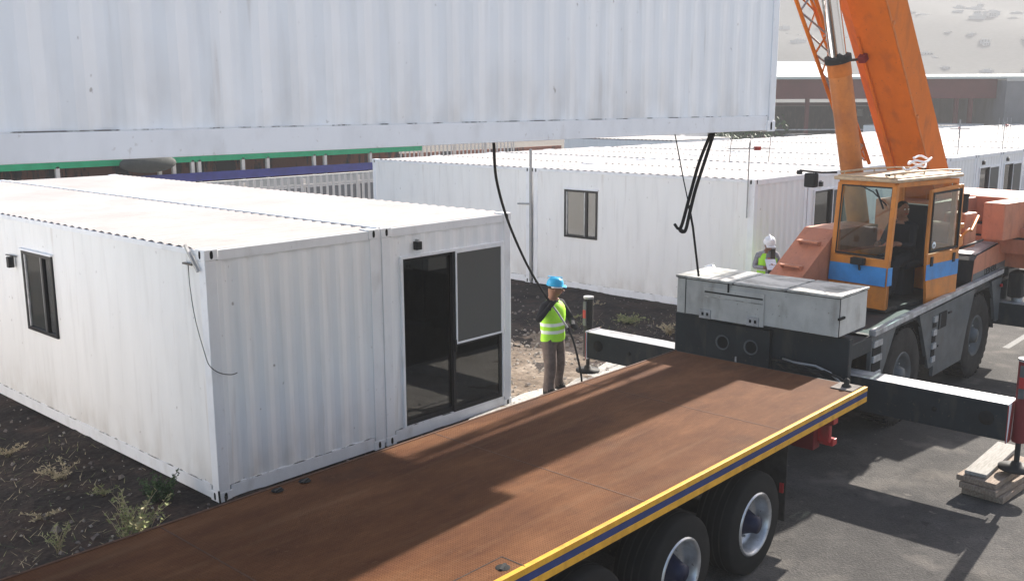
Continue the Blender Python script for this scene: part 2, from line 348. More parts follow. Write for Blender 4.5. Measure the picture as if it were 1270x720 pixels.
    def build_each(s, name, parent=None, **k):
        """one object per separate piece: islands whose bounds touch stay together"""
        bm = s.bm; bm.verts.ensure_lookup_table(); bm.verts.index_update(); seen = {}; isl = []
        for v in bm.verts:
            if v.index in seen: continue
            st = [v]; cur = []; seen[v.index] = 1
            while st:
                q = st.pop(); cur.append(q)
                for e_ in q.link_edges:
                    o_ = e_.other_vert(q)
                    if o_.index not in seen: seen[o_.index] = 1; st.append(o_)
            lo = [min(q.co[i] for q in cur) for i in range(3)]; hi = [max(q.co[i] for q in cur) for i in range(3)]
            isl.append([cur, lo, hi])
        ch = True
        while ch:
            ch = False
            for i in range(len(isl)):
                for j in range(i + 1, len(isl)):
                    a, b = isl[i], isl[j]
                    if all(a[1][k_] - .004 <= b[2][k_] and b[1][k_] - .004 <= a[2][k_] for k_ in range(3)):
                        isl[i] = [a[0] + b[0], [min(p, q) for p, q in zip(a[1], b[1])], [max(p, q) for p, q in zip(a[2], b[2])]]
                        isl.pop(j); ch = True; break
                if ch: break
        out = []
        for cur, lo, hi in isl:
            n = MB(); n.mats = list(s.mats); mp = {v: n.bm.verts.new(v.co) for v in cur}
            for f in {f for v in cur for f in v.link_faces}:
                g = n.bm.faces.new([mp[v] for v in f.verts]); g.material_index = f.material_index; g.smooth = f.smooth
            out.append((len(cur), n.build(name, parent, **k)))
        s.bm.free(); return [o for _, o in sorted(out, key=lambda t: -t[0])]
def wm(o):
    m = Matrix.LocRotScale(o.location, o.rotation_euler, o.scale)
    return wm(o.parent) @ m if o.parent else m
def thing(name, label, cat, loc=(0, 0, 0), rz=0, group=None):
    o = bpy.data.objects.new(name, None); COL.objects.link(o); o.empty_display_size = .3
    o.location = loc; o.rotation_euler = (0, 0, rz); tag(o, label, cat, group); return o
def tag(o, label, cat, group=None):
    o['label'] = label; o['category'] = cat
    if group: o['group'] = group
    return o
KIDS = {}
def copy_tree(o, parent=None):
    c = o.copy(); COL.objects.link(c)
    if parent: c.parent = parent
    for ch in [x for x in COL.objects if x.parent == o]:
        copy_tree(ch, c)
    return c

def spline(pts, n=10):
    pts = [Vector(p) for p in pts]; P = [pts[0]] + pts + [pts[-1]]; out = []
    for i in range(1, len(P) - 2):
        a, b, c, d_ = P[i - 1], P[i], P[i + 1], P[i + 2]
        for k in range(n):
            t = k / n; out.append(.5 * ((2 * b) + (c - a) * t + (2 * a - 5 * b + 4 * c - d_) * t * t + (3 * b - a - 3 * c + d_) * t ** 3))
    return out + [pts[-1]]

# ------------------------------------------------------------------ container modules
W = 2.438; H = 2.896
def corrugated(mb, axis, plane, out, a0, a1, z0, z1, m, holes=(), pitch=.278, depth=.017):
    """vertical-rib wall; axis 'x' or 'y' runs along, plane is the outermost coordinate, out=+-1"""
    pr = []; t = a0; n = max(1, round((a1 - a0) / pitch)); p = (a1 - a0) / n
    for i in range(n):
        b = a0 + i * p
        pr += [(b, 0), (b + p * .22, 0), (b + p * .5, depth), (b + p * .72, depth)]
    pr.append((a1, 0))
    def dep(a):
        for (u, d), (v, e) in zip(pr, pr[1:]):
            if u <= a <= v: return d + (e - d) * (a - u) / (v - u + 1e-9)
        return 0
    br = sorted({round(u, 4) for u, _ in pr} | {round(v, 4) for h in holes for v in h[:2]})
    zs = sorted({z0, z1} | {v for h in holes for v in h[2:]})
    for z_0, z_1 in zip(zs, zs[1:]):
        vs = []; fs = []
        for a in br:
            q = plane - out * dep(a)
            for z in (z_0, z_1): vs.append((a, q, z) if axis == 'x' else (q, a, z))
        for i in range(len(br) - 1):
            mid = (br[i] + br[i + 1]) / 2; zm = (z_0 + z_1) / 2
            if any(h[0] < mid < h[1] and h[2] < zm < h[3] for h in holes): continue
            fs.append((2 * i, 2 * i + 2, 2 * i + 3, 2 * i + 1))
        mb.quads(vs, fs, m)
def casting(mb, x, y, z, sx, sy, sz):
    """corner casting at a corner, s* = direction into the box"""
    a, b, c = .162, .178, .118
    e = .006
    mb.box(*sorted((x - sx * e, x + sx * a)), *sorted((y - sy * e, y + sy * b)), *sorted((z - sz * e * .5, z + sz * c)), 'frame', .008)
    zc = z + sz * .058
    def oval(ax):
        P = []
        for i in range(14):
            t = 2 * math.pi * i / 14; P.append((math.cos(t) * .020, math.sin(t) * .034 + (.012 if math.sin(t) > 0 else -.012)))
        return P
    xc = x + sx * .08; yc = y + sy * .09
    mb.prism([(yc + u, zc + v) for u, v in oval(0)], 'x', x - sx * (e + .002), x + sx * .02, 'dark')
    mb.prism([(xc + u, zc + v) for u, v in oval(0)], 'y', y - sy * (e + .002), y + sy * .02, 'dark')
def make_container(name, L, door=False, window=None, wall='wall', sd=.008, ends='wall', label='', cat='container', group=None):
    t = thing(name, label, cat, (0, 0, 0), 0, group)
    f = MB()
    post = .14
    for x0, x1 in ((0, post), (W - post, W)):
        for y0, y1 in ((0, post), (L - post, L)):
            f.box(x0, x1, y0, y1, .118, H - .118, 'frame', .008)
    # bottom and top side rails (their outer faces 4 mm behind the castings)
    for x0, x1 in ((.002, .07), (W - .07, W - .002)):
        f.box(x0, x1, .17, L - .17, .012, .17, 'frame', .005)
    for x0, x1 in ((.004, .06), (W - .06, W - .004)):
        f.box(x0, x1, .17, L - .17, H - .075, H - .012, 'frame', .005)
    for y0, y1 in ((.002, .07), (L - .07, L - .002)):
        f.box(.16, W - .16, y0, y1, .012, .17, 'frame', .005)
        f.box(.16, W - .16, y0 + .002, y1 - .002, H - .125, H - .012, 'frame', .005)
    for x0, x1 in ((.004, .03), (W - .03, W - .004)): f.box(x0, x1, .17, L - .17, .170, .178, 'sealant')
    for y0, y1 in ((.004, .03), (L - .03, L - .004)): f.box(.16, W - .16, y0, y1, .170, .178, 'sealant')
    f.build('frame', t)
    c = MB()
    for x, sx in ((0, 1), (W, -1)):
        for y, sy in ((0, 1), (L, -1)):
            for z, sz in ((0, 1), (H, -1)): casting(c, x, y, z, sx, sy, sz)
    c.build_each('corner_casting', t)
    D = (.34, 2.24, .17, 2.46)                    # sliding door opening
    for nm, plane, out in (('side_wall', .012, -1), ('side_wall', W - .012, 1)):
        w = MB(); hole = ()
        if window and out == -1: hole = ((window, window + 1.0, 1.27, 2.42),)
        corrugated(w, 'y', plane, out, post, L - post, .17, H - .075, wall, hole, depth=sd); w.build(nm, t)
    for nm, plane, out in (('end_wall', .012, -1), ('end_wall', L - .012, 1)):
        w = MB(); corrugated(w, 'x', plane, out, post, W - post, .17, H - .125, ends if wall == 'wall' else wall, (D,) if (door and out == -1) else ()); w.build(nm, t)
    r = MB()
    # roof: transverse ribs
    p = .209; n = round((L - .5) / p); p = (L - .5) / n; vs = []
    for x in (.03, .10, W - .10, W - .03):
        pass
    pr = [(.03, 0), (.25, 0)]
    for i in range(n):
        b = .25 + i * p; pr += [(b + p * .3, .02), (b + p * .5, .02), (b + p * .8, 0), (b + p, 0)]
    pr.append((L - .03, 0)); m_ = 'roof'
    cols = [(.015, .0), (.05, 1), (W - .05, 1), (W - .015, .0)]
    for y, d in pr:
        for x, k in cols: vs.append((x, y, H - .012 + d))
    fs = [(j * 4 + i, j * 4 + i + 1, (j + 1) * 4 + i + 1, (j + 1) * 4 + i) for j in range(len(pr) - 1) for i in range(3)]
    r.quads(vs, fs, m_); r.build('roof', t, fix=False)
    fl = MB(); fl.box(.08, W - .08, .08, L - .08, .08, .17, 'floorin')
    fl.box(.10, W - .10, L - .12, L - .10, .171, 2.7, 'inner'); fl.box(W - .12, W - .10, .08, L - .12, .172, 2.7, 'inner')
    fl.box(.10, W - .12, .10, L - .12, 2.70, 2.72, 'inner')
    fl.build('lining', t)
    if window:
        a = window; y0, y1, z0, z1 = a, a + 1.0, 1.27, 2.42
        wf = MB(); X0, X1 = -.012, .05
        for q in ((y0, y0 + .05, z0, z1), (y1 - .05, y1, z0, z1), (y0 + .05, y1 - .05, z0, z0 + .05), (y0 + .05, y1 - .05, z1 - .05, z1), (y0 + .30, y0 + .36, z0 + .05, z1 - .05)):
            wf.box(X0, X1, *q, 'alu', .004)
        for q in ((y0 + .36, y0 + .40, z0 + .05, z1 - .05), (y1 - .09, y1 - .05, z0 + .05, z1 - .05)): wf.box(.0, .03, *q, 'silver', .003)
        wf.box(-.03, .02, y0 - .03, y1 + .03, z1 + .004, z1 + .03, 'frame', .004)
        wo = wf.build('window', t)
        g = MB(); g.box(.018, .024, y0 + .05, y1 - .05, z0 + .05, z1 - .05, 'glassdark'); g.build('pane', wo)
        g = MB(); g.box(.040, .046, y0 + .40, y1 - .05, z0 + .05, z1 - .06, 'blind'); g.box(.041, .047, y0 + .05, y0 + .30, z0 + .05, z1 - .05, 'paper'); g.build_each('blind', wo)
    if door:
        x0, x1, z0, z1 = D
        d = MB()
        for q in ((x0 - .035, x0, z0, z1 + .035), (x1, x1 + .035, z0, z1 + .035), (x0, x1, z1, z1 + .035)): d.box(q[0], q[1], -.014, .05, q[2], q[3], 'frame', .004)
        d.build('door_surround', t)
        xm = (x0 + x1) / 2 - .03
        def leaf(xa, xb, yy, nm, bars, gm):
            l = MB(); w_ = .055
            for q in ((xa, xa + w_, z0, z1), (xb - w_, xb, z0, z1), (xa + w_, xb - w_, z0, z0 + .07), (xa + w_, xb - w_, z1 - .05, z1)): l.box(q[0], q[1], yy, yy + .035, q[2], q[3], 'alu', .004)
            for b in bars: l.box(xa + w_, xb - w_, yy, yy + .035, b, b + .05, 'alu', .004)
            lo = l.build(nm, t)
            g = MB(); g.box(xa + w_, xb - w_, yy + .014, yy + .02, z0 + .07, z1 - .05, gm); g.build('pane', lo)
            return lo
        leaf(x0 + .002, xm + .04, .040, 'door_leaf', (), 'glassdark')
        lr = leaf(xm - .02, x1 - .002, .000, 'door_leaf', (1.12,), 'glassdark')
        h = MB(); h.box(xm - .008, xm + .022, -.035, -.001, 1.05, 1.22, 'alu', .004); h.build('handle', lr)
        s = MB(); zz = 1.15
        for q in ((xm + .035, xm + .06, zz, z1), (x1 - .03, x1 - .004, zz, z1), (xm + .06, x1 - .03, zz, zz + .028), (xm + .06, x1 - .03, z1 - .028, z1)): s.box(q[0], q[1], -.018, -.002, q[2], q[3], 'frame', .003)
        s.box(xm + .06, x1 - .03, -.010, -.006, zz + .028, z1 - .028, 'screen'); s.build('insect_screen', t)
        v = MB(); v.box(x0 + .22, x0 + .31, -.05, .03, 2.56, 2.67, 'alu', .008); v.box(x0 + .255, x0 + .275, -.03, .03, 2.67, 2.70, 'silver'); v.build('porch_light', t)
    return t

# --- house A (near, left)
A1 = make_container('container', 12.19, False, 3.97, ends='wall_shade_tint', label='near')
A1['label'] = 'near grounded white container with blank ribbed end and cable hanging from its corner'
A2 = make_container('container', 12.19, True, None, ends='wall_shade_tint', label='near white container with black framed sliding glass door facing the flatbed')
A2.location = (2.49, 0, 0)
# --- the hanging one
HC = make_container('container', 12.19, False, None, wall='wall_shade_tint', sd=.011, label='white container hanging in the air above the flatbed, cut off by the photo top')
HC.rotation_euler = (0, 0, R(-90)); HC.location = (4.80 - 12.19, -4.16 + W, 4.13)
# --- estate of modules behind
G20 = 'white container modules of the houses behind the crane'
P_blank = make_container('container', 6.06, False, 4.06, label='far white container at the block corner with two pane window and antenna mast', group=G20)
P_door = make_container('container', 6.06, True, None, label='d', group=G20)
P_plain = make_container('container', 6.06, False, None, label='p', group=G20)
P_blank.location = (12.78, .32, 0); P_door.location = (12.78 + 2.49, .32, 0); P_plain.location = (12.78, 6.48, 0)
P_door['label'] = 'white container whose door shows between far block corner and cab mirror'
P_plain['label'] = 'windowless far white container in line behind the one with antenna mast'
far = copy_tree(P_plain); far.location = (12.78 + 2.49, 6.48, 0); far['label'] = 'rear container behind the far block corner, only its bright roof showing'
x = 18.14; kinds = ['b', 'd', 'b', 'd', 'd', 'b', 'd', 'b', 'd', 'b', 'd', 'b', 'd']
xs = [18.14, 20.63, 23.5, 25.99, 28.48, 31.4, 33.9, 36.8, 39.3, 42.2, 44.7, 47.6, 50.1]
names = {23.5: 'white container with plain end wall just right of the orange boom foot',
         25.99: 'white container with sliding door and dark light box, second past the crane boom',
         28.48: 'white container with sliding door cut by the right edge above the counterweight'}
for i, (x, k) in enumerate(zip(xs, kinds)):
    o = copy_tree(P_door if k == 'd' else P_plain)
    o.location = (x, .32 if x < 23 else 0.0, 0); o['label'] = names.get(x, 'bright white container roof in the rows behind the crane')
    if 23 < x < 30: o['label'] = names[x]
    o = copy_tree(P_plain); o.location = (x, 6.48 if x < 23 else 6.16, 0); o['label'] = 'bright white container roof in the rows behind the crane'
def simple_module():
    t = MB(); t.box(0, W, 0, 6.06, .02, H - .06, 'wall', .02)
    pr = [(.0, 0)]; n = 28; p = 6.06 / n; vs = []
    for i in range(n): b = i * p; pr += [(b + p * .3, .02), (b + p * .5, .02), (b + p * .8, 0), (b + p * .99, 0)]
    for y, d in pr:
        for x in (0, W): vs.append((x, y, H - .03 + d))
    t.quads(vs, [(2 * j, 2 * j + 1, 2 * j + 3, 2 * j + 2) for j in range(len(pr) - 1)], 'roofwhite')
    return t.build('container')
S0 = simple_module(); tag(S0, 'distant flat white module roof in the back rows before the open shed', 'container', 'distant container roofs before the shed')
spots = []
for i in range(20):
    X = 20.0 + (i // 2) * 5.4 + (i % 2) * 2.49
    for Y in (14.0, 20.2):
        spots.append((X, Y))
for i in range(12):
    X = 34.0 + (i // 2) * 5.4 + (i % 2) * 2.49
    spots.append((X, 27.6))
for i in range(8):
    X = 53.0 + (i // 2) * 5.4 + (i % 2) * 2.49
    for Y in (-.2, 6.0): spots.append((X, Y))
def keep_spot(X, Y):
    if Y > 12 and not (Y + 6.1 < -9.4 + .826 * (X + 5.4)): return False
    dx, dy = X + 5.4, Y + 6 + 9.4; d_ = .7406 * dx + .6719 * dy; q = 635 + 1203 * (.6714 * dx - .7411 * dy) / d_
    lim = 60 if q < 760 else 43 if q < 965 else 51 if q < 1060 else 88
    return d_ < lim
spots = [q for q in spots if keep_spot(*q)]
for i, (X, Y) in enumerate(spots):
    o = S0 if i == 0 else S0.copy()
    if i: COL.objects.link(o)
    o.location = (X, Y, 0)

# neighbour module beyond the left edge of the photo: it bounces sunlight on the shaded wall
# (a repeat of the near container, standing where the next house of the row stands)
NB = copy_tree(A1); NB.location = (-6.6, .5, 0); NB['label'] = 'white container of the neighbouring house, beyond the left edge of the photo'

# flashing that closes the joint of the two near containers
fl = MB(); fl.box(2.430, 2.498, .02, 12.17, H + .002, H + .02, 'frame', .004); fl.box(2.442, 2.486, .012, .03, .06, H + .001, 'frame', .004)
tag(fl.build('flashing_strip'), 'pale flashing strip closing the joint between the two near containers', 'flashing')
# --- small things on the containers
cb = MB(); cb.tube(spline([(-.03, .30, 2.72), (-.035, .28, 2.45), (-.03, .22, 2.1), (-.04, .05, 1.75), (-.03, -.02, 1.62), (.08, -.03, 1.52), (.22, -.03, 1.47), (.30, -.03, 1.475)]), .0045, 'rope')
cb.beam((-.02, .42, 2.72), (-.02, .22, 2.72), .03, .02, 'alu'); cb.beam((-.03, .34, 2.93), (-.03, .10, 2.66), .03, .03, 'silver')
tag(cb.build('cable'), 'thin cable drooping round the near container corner', 'cable')
cb = MB(); cb.beam((-.02, 5.5, 2.30), (-.02, 5.12, 2.31), .015, .015, 'alu'); cb.box(-.10, -.015, 5.22, 5.30, 2.14, 2.30, 'alu', .01)
tag(cb.build('wall_lamp'), 'small black lamp on the near white wall left of its window', 'lamp')
def antenna(x, y, h, z0, rot, label, n=3):
    t = thing('antenna', label, 'antenna', (x, y, z0), rot)
    a = MB(); a.cyl((x, y, z0), (x, y, z0 + h), .014, 'mast', seg=8); a.build('mast', t)
    T = Matrix.Translation((x, y, z0)) @ Matrix.Rotation(rot, 4, 'Z'); a = MB(T)
    a.cyl((-.45, 0, h - .12), (.45, 0, h - .12), .012, 'mast', seg=6)
    a.box(.1, .24, -.03, .03, h - .16, h - .08, 'red', .008)
    for i in range(n):
        u = -.42 + .84 * i / (n - 1)
        a.cyl((u, 0, h - .40 + .1 * (i % 2)), (u + .03, 0, h + .14), .008, 'mast', seg=6)
        a.cyl((u, -.28, h - .12), (u, .28, h - .12), .007, 'mast', seg=6)
    a.build('elements', t)
antenna(12.72, .45, 1.55, 2.1, R(-40), 'television antenna on a mast at the corner of the first far container')
antenna(24.2, 1.2, 1.1, 2.9, R(-30), 'crowded antenna just right of the orange boom foot', 5)
antenna(25.4, .4, .9, 2.9, R(20), 'small antenna on the container roof edge right of the boom', 4)
antenna(30.2, .5, .9, 2.9, R(-10), 'small dark antenna on the far roof near the right edge', 4)
antenna(34.0, 8.0, 1.6, 2.9, R(10), 'tall thin antenna among the roofs before the grey wall', 3)
cb = MB(); cb.cyl((12.73, 6.42, .05), (12.73, 6.42, 3.35), .035, 'mast', seg=10); cb.cyl((12.73, 6.42, 2.0), (12.73, 6.85, 1.98), .02, 'mast', seg=8)
tag(cb.build('vent_pipe'), 'grey pipe running up the joint of the first far block', 'pipe')

# ------------------------------------------------------------------ flatbed trailer
FT = thing('flatbed_trailer', 'flatbed trailer with rusty checker plate deck and yellow and blue edge', 'trailer', (-2, -4.15, 0))
y0, y1, xa, xb, zt = -5.40, -2.90, -8.6, 4.86, 1.35
d = MB(); d.box(xa, xb - .03, y0 + .045, y1 - .03, zt - .05, zt, 'deck'); d.build('deck', FT)
for s0, s1, nm in ((y0, y0 + .042, 'side_rail'), (y1 - .028, y1, 'side_rail')):
    e = MB(); yo = s0 if s0 == y0 else s1
    rc = ('yellow', 'navy') if s0 == y0 else ('silver_rust', 'silver_rust')
    e.box(xa, xb, s0, s1, zt - .045, zt + .006, rc[0], .004); e.box(xa, xb, s0 + .002, s1 - .002, zt - .105, zt - .046, rc[1]); e.box(xa, xb, s0, s1, zt - .165, zt - .106, rc[0], .004)
    e.build(nm, FT)
e = MB(); e.box(xb - .028, xb, y0 + .045, y1 - .03, zt - .16, zt - .002, 'chassis', .004); e.build('rear_beam', FT)
e = MB()
for yy in (-4.75, -3.55): e.box(-8.5, 4.6, yy - .06, yy + .06, .72, 1.18, 'chassis', .01)
for i in range(27): e.box(-8.4 + i * .49, -8.34 + i * .49, y0 + .06, y1 - .05, 1.18, 1.295, 'chassis')
e.build('chassis', FT)
e = MB(); e.box(xb - .30, xb - .03, y0 + .05, y0 + .30, zt + .002, zt + .012, 'stone', .003)
e.lathe((xb - .17, y0 + .17, zt + .012), (0, 0, 1), [(0, .055), (.02, .05), (.03, .03), (.07, .036), (.09, .02), (.1, 0)], 'chassis', 14)
e.build('twistlock', FT)
def socket(x, y, w=.3, pl=True):
    e = MB()
    if pl:
        e.box(x - w, x + .11, y - .10, y + .11, zt + .001, zt + .005, 'deck')
        e.box(x + .11, x + .118, y - .10, y + .118, zt + .0012, zt + .007, 'chassis'); e.box(x - w, x + .11, y + .11, y + .118, zt + .0012, zt + .007, 'chassis')
    e.lathe((x, y, zt + .003), (0, 0, 1), [(.004, .052), (.006, .045), (.0055, 0)], 'dark', 18)
    e.beam((x - .04, y - .02, zt + .012), (x + .045, y + .02, zt + .012), .022, .008, 'chassis')
    e.build('twistlock_socket', FT)
socket(-.97, -5.28, .8); socket(-1.21, -3.0, pl=False); socket(-.94, -3.0, pl=False); socket(3.4, -5.28, pl=False) if False else None
# weld seams of the deck plates
e = MB()
for X in (-4.6, -2.2, .6, 2.9): e.box(X, X + .014, y0 + .05, y1 - .035, zt + .0005, zt + .002, 'silver_rust')
e.build_each('weld_seam', FT)
# stack of red rear bars and lights
e = MB()
for z in (1.04, .80): e.box(4.25, 4.36, -5.3, -3.0, z, z + .07, 'red', .008)
e.box(4.1, 4.26, -5.15, -4.6, .76, 1.12, 'redd', .01); e.box(4.20, 4.27, -5.28, -5.12, .84, 1.04, 'red', .02)
e.build('rear_bumper', FT)
def trailer_wheel(x, y, side):
    w = MB(); w.lathe((x, y, .5), (0, -side, 0), [(0, .30), (0.0, .47), (-.02, .495), (-.09, .505), (-.30, .505), (-.36, .495), (-.38, .47), (-.38, .3)][::-1], 'rubber', 44)
    for k in (-.10, -.17, -.24, -.31): w.lathe((x, y, .5), (0, -side, 0), [(k - .008, .5075), (k + .008, .5075)], 'chassis', 44)
    wo = w.build('wheel', FT)
    r = MB(); r.lathe((x, y, .5), (0, -side, 0), [(.012, .300), (.014, .290), (-.01, .272), (-.12, .262), (-.16, .25), (-.17, .15), (-.15, .13)], 'rim', 40)
    r.lathe((x, y, .5), (0, -side, 0), [(-.004, .315), (.012, .300)], 'rim', 40); r.build('rim', wo)
    h = MB(); h.lathe((x, y, .5), (0, -side, 0), [(-.17, .15), (-.10, .12), (-.02, .085), (.03, .08), (.04, 0)], 'hub', 20)
    for i in range(10):
        t = i * math.tau / 10; h.cyl((x + .19 * math.cos(t), y + side * .16, .5 + .19 * math.sin(t)), (x + .19 * math.cos(t), y + side * .13, .5 + .19 * math.sin(t)), .014, 'silver', seg=6)
    h.build('hub', wo)
for X in (2.52, 1.22, -.08):
    trailer_wheel(X, -5.33, 1); trailer_wheel(X, -2.97, -1)
    e = MB(); e.cyl((X, -5.0, .5), (X, -3.3, .5), .07, 'chassis'); e.build('axle', FT)
for yy in (-5.32, -3.4):
    e = MB(); e.box(3.14, 3.155, yy, yy + .42, .32, 1.16, 'rubberdust', .004); e.box(3.12, 3.14, yy + .02, yy + .06, .62, .72, 'red'); e.build('mudflap', FT)
for yy in (-4.9, -3.4):
    e = MB(); e.box(-5.9, -5.78, yy - .06, yy + .06, .05, 1.1, 'chassis', .01); e.box(-6.0, -5.68, yy - .15, yy + .15, .0, .05, 'chassis', .01); e.build('landing_leg', FT)

# ------------------------------------------------------------------ mobile crane
CR = thing('mobile_crane', 'orange and grey mobile crane with raised telescopic boom and spread outriggers', 'crane', (9.3, -3.5, 0))
YR, YL = -4.72, -2.28
# --- carrier
def arch_poly():
    """side skin outline (x,z) pieces between wheel arches"""
    return
c = MB()
c.box(5.95, 12.9, -4.05, -2.95, .62, 1.42, 'carrierd', .02)                 # ladder frame
c.box(6.5, 12.6, YR + .03, YL - .03, 1.44, 1.50, 'carrierd', .01)            # platform
c.build('carrier_frame', CR)
def side_panels(Y, o):
    s = MB(); a, b = sorted((Y, Y - o * .05))
    zt_ = 1.50
    s.prism([(6.62, .78), (6.95, .78), (7.45, zt_), (6.62, zt_)], 'y', a, b, 'carrier') if o < 0 else s.prism([(6.62, .9), (7.0, .9), (7.42, zt_), (6.62, zt_)], 'y', a, b, 'carrier')
    s.prism([(8.30, zt_), (8.82, .62), (9.02, .62), (9.02, zt_)], 'y', a, b, 'carrier')
    s.prism([(9.02, .46), (10.28, .46), (10.44, .95), (10.72, zt_ + .04), (9.02, zt_)], 'y', a, b, 'carrier')
    s.prism([(11.55, zt_ + .04), (11.92, .80), (12.1, .80), (12.1, zt_ + .04)], 'y', a, b, 'carrier')
    return s
for Y, o in ((YR, -1), (YL, 1)):
    sp = side_panels(Y, o).build_each('side_panel', CR)[0]
    if o < 0:
        g = MB()
        for x0_, x1_ in ((6.655, 6.93), (8.86, 9.0)):
            for i, z in enumerate((.70, .92, 1.14, 1.34) if x0_ < 7 else (.70, .90, 1.10, 1.30)):
                g.box(x0_, x1_, Y - .03, Y + .003, z, z + .085, 'silver', .006)
        g.build_each('step', sp)
        g = MB()
        for z in (.78, 1.0, 1.22): g.box(6.66, 6.93, Y - .012, Y - .002, z, z + .13, 'dark'); g.box(8.865, 8.995, Y - .012, Y - .002, z, z + .11, 'dark')
        g.box(9.10, 9.42, Y - .012, Y - .002, 1.16, 1.40, 'dark'); g.box(9.13, 9.15, Y - .016, Y - .002, 1.17, 1.39, 'carrier')
        g.build_each('vent', sp)
        h = MB(); h.box(9.5, 9.62, Y - .02, Y, 1.33, 1.36, 'alu', .004); h.cyl((9.15, Y - .012, .9), (9.15, Y, .9), .02, 'alu', seg=8); h.build_each('latch', sp)
for Y, o in ((YR, -1), (YL, 1)):
    e = MB(); e.beam((6.6, Y + o * .01, 1.545), (12.0, Y + o * .01, 1.665), .09, .075, 'silver', bev=.008); e.build('edge_rail', CR)
e = MB()
e.prism([(6.62, 1.50), (12.3, 1.50), (12.3, 1.64), (12.0, 1.63), (6.62, 1.51)], 'y', YR + .04, YL - .04, 'carrierd'); e.build('deck_plate', CR)
def big_wheel(x, Y, o):
    w = MB(); r = .69
    w.lathe((x, Y, r), (0, o, 0), [(-.38, .35), (-.38, .63), (-.34, .68), (-.28, .695), (-.08, .695), (-.03, .68), (.0, .62), (.0, .40), (-.03, .33)], 'rubberdust', 48)
    for i in range(36):
        t = i * math.tau / 36; T = Matrix.Translation((x, Y, r)) @ Matrix.Rotation(t, 4, 'Y')
        for q in ((-.36, -.19), (-.17, -.02)):
            a, b = sorted((o * q[0], o * q[1])); w.box(-.03, .03, a, b, .685, .712, 'rubber', T=T)
    wo = w.build('wheel', CR)
    r_ = MB(); r_.lathe((x, Y, r), (0, o, 0), [(-.03, .345), (-.01, .33), (-.06, .29), (-.14, .26), (-.15, .17), (-.10, .15), (-.04, .12), (.0, .11), (.02, 0)], 'carrier', 32)
    for i in range(10):
        t = i * math.tau / 10; r_.cyl((x + .21 * math.cos(t), Y - o * .15, r + .21 * math.sin(t)), (x + .21 * math.cos(t), Y - o * .115, r + .21 * math.sin(t)), .018, 'silver', seg=6)
    r_.build('rim', wo)
for X in (7.92, 11.12):
    big_wheel(X, YR + .04, -1); big_wheel(X, YL - .04, 1)
    e = MB(); e.cyl((X, -4.3, .69), (X, -2.7, .69), .11, 'chassis'); e.build('axle', CR)
    e = MB()
    for (Y, o) in ((YR, -1), (YL, 1)):
        a, b = sorted((Y - o * .02, Y - o * .46))
        pts = [(X + .80 * math.cos(t), .69 + .80 * math.sin(t)) for t in [math.pi * k / 12 for k in range(0, 13)]]
        ptsi = [(X + .775 * math.cos(t), .69 + .775 * math.sin(t)) for t in [math.pi * k / 12 for k in range(0, 13)]]
        vs = [(u, yy, v) for yy in (a, b) for (u, v) in pts]; n = len(pts)
        e.quads(vs, [(i, i + 1, n + i + 1, n + i) for i in range(n - 1)], 'chassis')
    e.build_each('mudguard', CR)
# rear plate with lamp holes, facing the flatbed
e = MB()
e.box(5.86, 5.96, -4.75, -2.25, .75, 1.60, 'carrierd', .015)
e.box(5.96, 6.62, YR, YL, 1.30, 1.50, 'carrierd', .01)
e.box(5.80, 5.86, -3.72, -2.78, .70, 1.56, 'carrierd', .01)
for yy in (-3.46, -3.04):
    e.lathe((5.80, yy, 1.30), (-1, 0, 0), [(0, .10), (.012, .105), (.013, .085), (-.0, .08)], 'carrier', 20); e.lathe((5.80, yy, 1.30), (-1, 0, 0), [(.004, .082), (.005, 0)], 'dark', 20)
e.beam((5.79, -3.25, .98), (5.79, -3.25, 1.14), .02, .02, 'silver')
e.build('rear_plate', CR)
hs = MB()
for i, (a_, z_) in enumerate(((-4.25, 1.2), (-4.40, 1.24), (-4.33, 1.16), (-4.52, 1.2))):
    pts = [(5.83, a_ + .5, z_ - .02), (5.72, a_ + .3, z_ + .02 - .03 * i), (5.70, a_, z_), (5.71, a_ - .2, z_ - .06), (5.78, a_ - .33, z_ - .2), (5.84, a_ - .36, z_ - .33)]
    hs.tube(pts, .016, 'chassis' if i != 1 else 'mast')
hs.build('hydraulic_hose', CR)
# storage box
b = MB(); bx0, bx1, by0, by1, bz0, bz1 = 5.62, 6.44, -4.70, -2.42, 1.66, 2.13
b.box(bx0, bx1, by0, by1, bz0, bz1, 'boxgrey', .012)
bo = b.build('storage_box', CR)
l = MB()
for q in ((by0 - .015, -4.02), (-3.99, -3.28), (-3.25, by1 + .015)): l.box(bx0 - .025, bx1 + .02, q[0], q[1], bz1 + .012, bz1 + .045, 'boxlid', .008)
l.box(bx0 - .004, bx1, by0, by1, bz1 + .001, bz1 + .012, 'dark'); l.build('lid', bo)
l = MB()
l.box(bx0 - .02, bx0 - .002, -3.72, -2.84, bz0 - .02, bz1 - .06, 'boxgrey', .006); l.box(bx0 - .028, bx0 - .02, -3.70, -2.86, bz1 - .14, bz1 - .12, 'chassis'); l.box(bx0 - .028, bx0 - .02, -3.70, -2.86, bz1 - .20, bz1 - .185, 'boxlid')
l.box(bx0 - .006, bx0 - .002, -2.56, -2.55, bz0, bz1, 'dark'); l.build('door', bo)
l = MB()
for yy in (-3.66, -2.96): 
    l.box(bx0 - .035, bx0 - .02, yy, yy + .17, bz0 - .02, bz0 + .10, 'silver', .004); l.box(bx0 - .04, bx0 - .033, yy + .03, yy + .06, bz0 + .02, bz0 + .06, 'dark'); l.box(bx0 - .04, bx0 - .033, yy + .10, yy + .13, bz0 + .02, bz0 + .06, 'dark')
l.box(bx0 - .035, bx0 - .02, -3.22, -3.20, bz1 - .10, bz1 + .02, 'dark')
